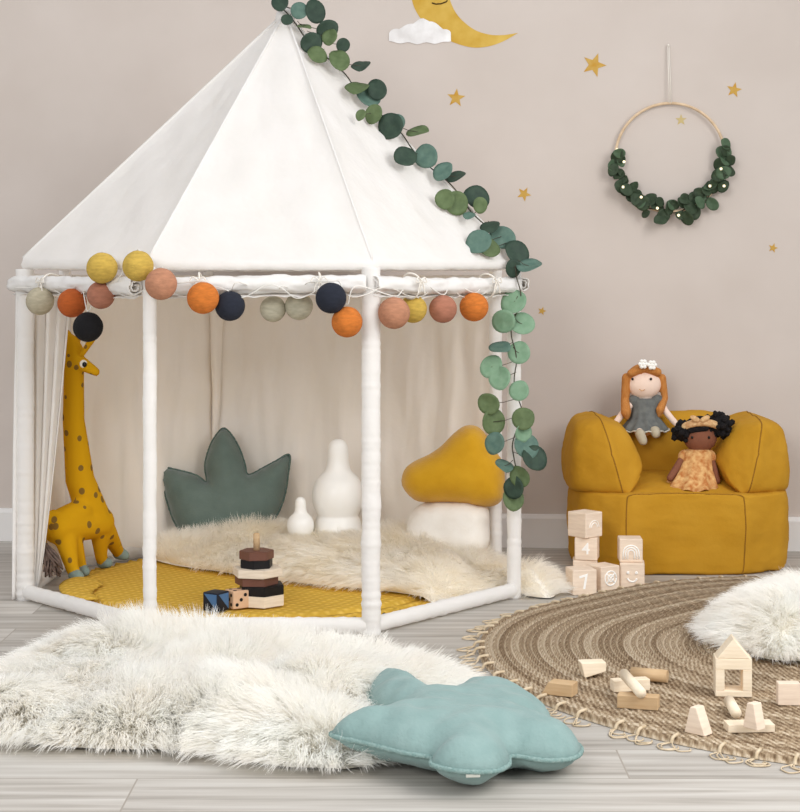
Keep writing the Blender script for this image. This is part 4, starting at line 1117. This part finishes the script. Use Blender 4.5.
for a,b_ in ((D1(640,434,-.10),D1(643,441,-.115)),(D1(655,431,-.09),D1(656,434,-.105))):
    bm = bmesh.new(); capsule_into(bm,a,b_,.0155,.0135); link('boot', blob(bm,.004,3), M['boot'], d1, label='cream felt boot')
bm = bmesh.new(); rings = []
for j,(y,rx,ry) in enumerate(((398,.036,.026),(402,.038,.029),(410,.037,.031),(418,.042,.040),(426,.060,.062),(430,.068,.070))):
    c = D1(645,y,-.012*j/2); row = []
    for k in range(48):
        a = 2*PI*k/48; wv = 1+.05*math.sin(a*11)*(j/5)
        row.append(bm.verts.new(c+Vector((rx*math.cos(a)*wv, ry*math.sin(a)*wv, .003*math.sin(a*11)*(j/5)))))
    rings.append(row)
for a_,b_ in zip(rings,rings[1:]):
    for k in range(48): bm.faces.new((a_[k],a_[(k+1)%48],b_[(k+1)%48],b_[k]))
bm.faces.new(rings[0]); hem_pts = [v.co.copy() for v in rings[-1]]
me = evaluated(mesh_of(bm), lambda o: setattr(o.modifiers.new('s','SOLIDIFY'),'thickness',.002)); dr = link('dress', me, M['greydress'], d1, label='grey gauze dress with ruffled hem')
tube('hem_trim', hem_pts+[hem_pts[0]], .0022, M['hem'], dr, 6)
for sx in (634,657):
    sphere('sleeve', D1(sx,401,-.004), (.019,.018,.019), M['greydress'], dr, 3)
bm = bmesh.new()                                    # hair: cap, fringe and two side locks
sphere_into(bm, D1(644,381,.014), (.055,.040,.052), 4)
capsule_into(bm, D1(631,373,-.022), D1(645,367,-.027), .012,.013); capsule_into(bm, D1(645,367,-.027), D1(658,372,-.022), .013,.012)
capsule_into(bm, D1(627,378,-.005), D1(625,400,-.005), .016,.013); capsule_into(bm, D1(625,400,-.005), D1(626,412,-.035), .013,.016); capsule_into(bm, D1(626,412,-.035), D1(627,418,-.035), .016,.007)
capsule_into(bm, D1(662,378,-.0), D1(665,398,-.002), .013,.010); capsule_into(bm, D1(665,398,-.002), D1(660,410,-.035), .010,.013); capsule_into(bm, D1(660,410,-.035), D1(659,416,-.035), .012,.006)
link('hair', blob(bm,.0038,2), M['ginger'], d1, label='ginger hair with two low tails')
for x in (643,652): 
    bm = bmesh.new(); c = D1(x,364+ (1 if x>650 else 0),-.046); sphere_into(bm, c, .008, 2)
    for k in range(6): sphere_into(bm, c+Vector((.009*math.cos(k*PI/3),-.002,.009*math.sin(k*PI/3))), .006, 2)
    link('hair_flower', mesh_of(bm), M['white_flower'], d1)
for x in (632.5,651): sphere('eye', D1(x,379,-.0335 if x<640 else -.0358), (.0038,.0025,.0042), M['eyeb'], d1, 2)
bm = bmesh.new(); tube_into(bm, [D1(x,y,-.037) for x,y in ((639,389),(642,391),(645,389.5))], .0011, 5); link('mouth', mesh_of(bm), M['peach'], d1)

de = 4.50
D2 = lambda x,y,o=0: PX(x,y,de+o)
d2 = empty('rag_doll', D2(695,487), 'brown rag doll with black hair buns in a peach dress sitting on the armchair seat', 'doll')
bm = bmesh.new()
sphere_into(bm, D2(700,437,-.0), (.048,.036,.042), 4)
capsule_into(bm, D2(699,448), D2(698,454), .015,.016); capsule_into(bm, D2(697,455), D2(694,478), .026,.036)
for a,b_,r0,r1 in ((D2(685,456),D2(677,468,-.02),.014,.012),(D2(677,468,-.02),D2(670,478,-.04),.012,.0105),(D2(709,456),D2(714,470,-.02),.014,.012),(D2(714,470,-.02),D2(717,481,-.03),.012,.0105)): capsule_into(bm,a,b_,r0,r1)
for a,b_,r0,r1 in ((D2(686,480,-.02),D2(684,484,-.06),.016,.012),(D2(700,480,-.02),D2(701,484,-.06),.016,.012)): capsule_into(bm,a,b_,r0,r1)
link('body', blob(bm,.0038,4), M['skind'], d2)
bm = bmesh.new(); rings = []
for j,(x,y,rx,ry) in enumerate(((698,449,.030,.024),(698,452,.041,.031),(697,460,.042,.036),(695,470,.050,.048),(693,480,.064,.066),(691,487,.074,.082))):
    c = D2(x,y,-.006*j); row = []
    for k in range(48):
        a = 2*PI*k/48; wv = 1+.05*math.sin(a*9)*(j/5); row.append(bm.verts.new(c+Vector((rx*math.cos(a)*wv, ry*math.sin(a)*wv, .004*math.sin(a*9)*(j/5)))))
    rings.append(row)
for a_,b_ in zip(rings,rings[1:]):
    for k in range(48): bm.faces.new((a_[k],a_[(k+1)%48],b_[(k+1)%48],b_[k]))
bm.faces.new(rings[0])
me = evaluated(mesh_of(bm), lambda o: setattr(o.modifiers.new('s','SOLIDIFY'),'thickness',.002)); dr = link('dress', me, M['peach'], d2, label='peach dress with a small flower print')
for x in (685,709): sphere('sleeve', D2(x,457,-.003), (.020,.019,.021), M['peach'], dr, 3)
bm = bmesh.new(); sphere_into(bm, D2(700,432,.014), (.052,.038,.046), 4); capsule_into(bm, D2(690,430,-.028), D2(706,428,-.03), .010,.010); link('hair', blob(bm,.0038,2), M['blackyarn'], d2, label='black hair fringe')
for (cx_,cy_,rr,sd_) in ((682,432,.031,1),(719,424,.043,2)):
    bm = bmesh.new(); rg = random.Random(sd_); c = D2(cx_,cy_,-.004)
    for k in range(90):
        v = Vector((rg.gauss(0,1),rg.gauss(0,1),rg.gauss(0,1))).normalized()*rr*rg.uniform(.45,.92); sphere_into(bm, c+v*Vector((1,.8,1)).length/1.62, rg.uniform(.006,.011), 1)
    sphere_into(bm, c, rr*.75, 3); link('hair_bun', mesh_of(bm), M['blackyarn'], d2)
pts = []
for k in range(25):
    a = PI*k/24; pts.append(D2(700,430,.0)+Vector((.050*math.cos(a), -.026*math.sin(a)**.7-.010, .004+.020*math.sin(a))))
tube('headband', pts, .0105, M['band'], d2, 10, label='peach patterned headband')
bm = bmesh.new()
for sg in (-1,1): sphere_into(bm, D2(700,421,-.046)+Vector((sg*.014,0,.006)), (.015,.006,.008), 3, Matrix.Rotation(-sg*.5,3,'Y'))
link('headband_bow', mesh_of(bm), M['band'], d2)
for x in (692,709): sphere('eye', D2(x,437.5,-.0345), (.0036,.0025,.004), M['eyeb'], d2, 2)

# ------------------------------------------------------------------ light and camera
wd = bpy.data.worlds.new('World'); SC.world = wd; wd.use_nodes = True
bg = wd.node_tree.nodes['Background']; wt = wd.node_tree; tcw = wt.nodes.new('ShaderNodeTexCoord'); sx = wt.nodes.new('ShaderNodeSeparateXYZ'); wt.links.new(tcw.outputs['Generated'], sx.inputs[0])
mrw = wt.nodes.new('ShaderNodeMapRange'); mrw.inputs['From Min'].default_value = -.2; mrw.inputs['From Max'].default_value = .7; mrw.inputs['To Min'].default_value = .34; mrw.inputs['To Max'].default_value = .72
wt.links.new(sx.outputs['Z'], mrw.inputs['Value']); wt.links.new(mrw.outputs[0], bg.inputs['Strength']); bg.inputs['Color'].default_value = (.95,.965,1.0,1)
def area(name, loc, target, size, power, col):
    l = bpy.data.lights.new(name,'AREA'); l.shape = 'RECTANGLE'; l.size, l.size_y = size; l.energy = power; l.color = col
    o = bpy.data.objects.new(name,l); COL.objects.link(o); o.location = loc
    o.rotation_euler = (Vector(target)-Vector(loc)).to_track_quat('-Z','Y').to_euler(); return o
area('window_and_fill_light', (1.75,1.7,1.95), (-.6,2.2,1.35), (2.2,1.5), 56, (1,.99,.97))  # daylight from a window on the right, out of view
area('window_and_fill_light', (-1.6,-1.2,2.2), (-.1,4.0,.5), (1.8,1.6), 74, (1,.985,.96))  # added front fill to brighten the tent interior, no window here
cam = bpy.data.cameras.new('camera'); co = bpy.data.objects.new('camera',cam); COL.objects.link(co)
co.location = (0,0,H_); co.rotation_euler = (PI/2,0,0)
cam.sensor_width = 36; cam.sensor_fit = 'AUTO'; cam.lens = F_/812*36; cam.shift_y = -(406-HY)/812; cam.clip_start = .05
SC.camera = co
SC.view_settings.view_transform = 'Standard'; SC.view_settings.look = 'None'; SC.view_settings.gamma = 1; SC.view_settings.use_curve_mapping = False
SC.view_settings.exposure = 0.27
SC.cycles.max_bounces = 16; SC.cycles.diffuse_bounces = 10; SC.cycles.transmission_bounces = 12
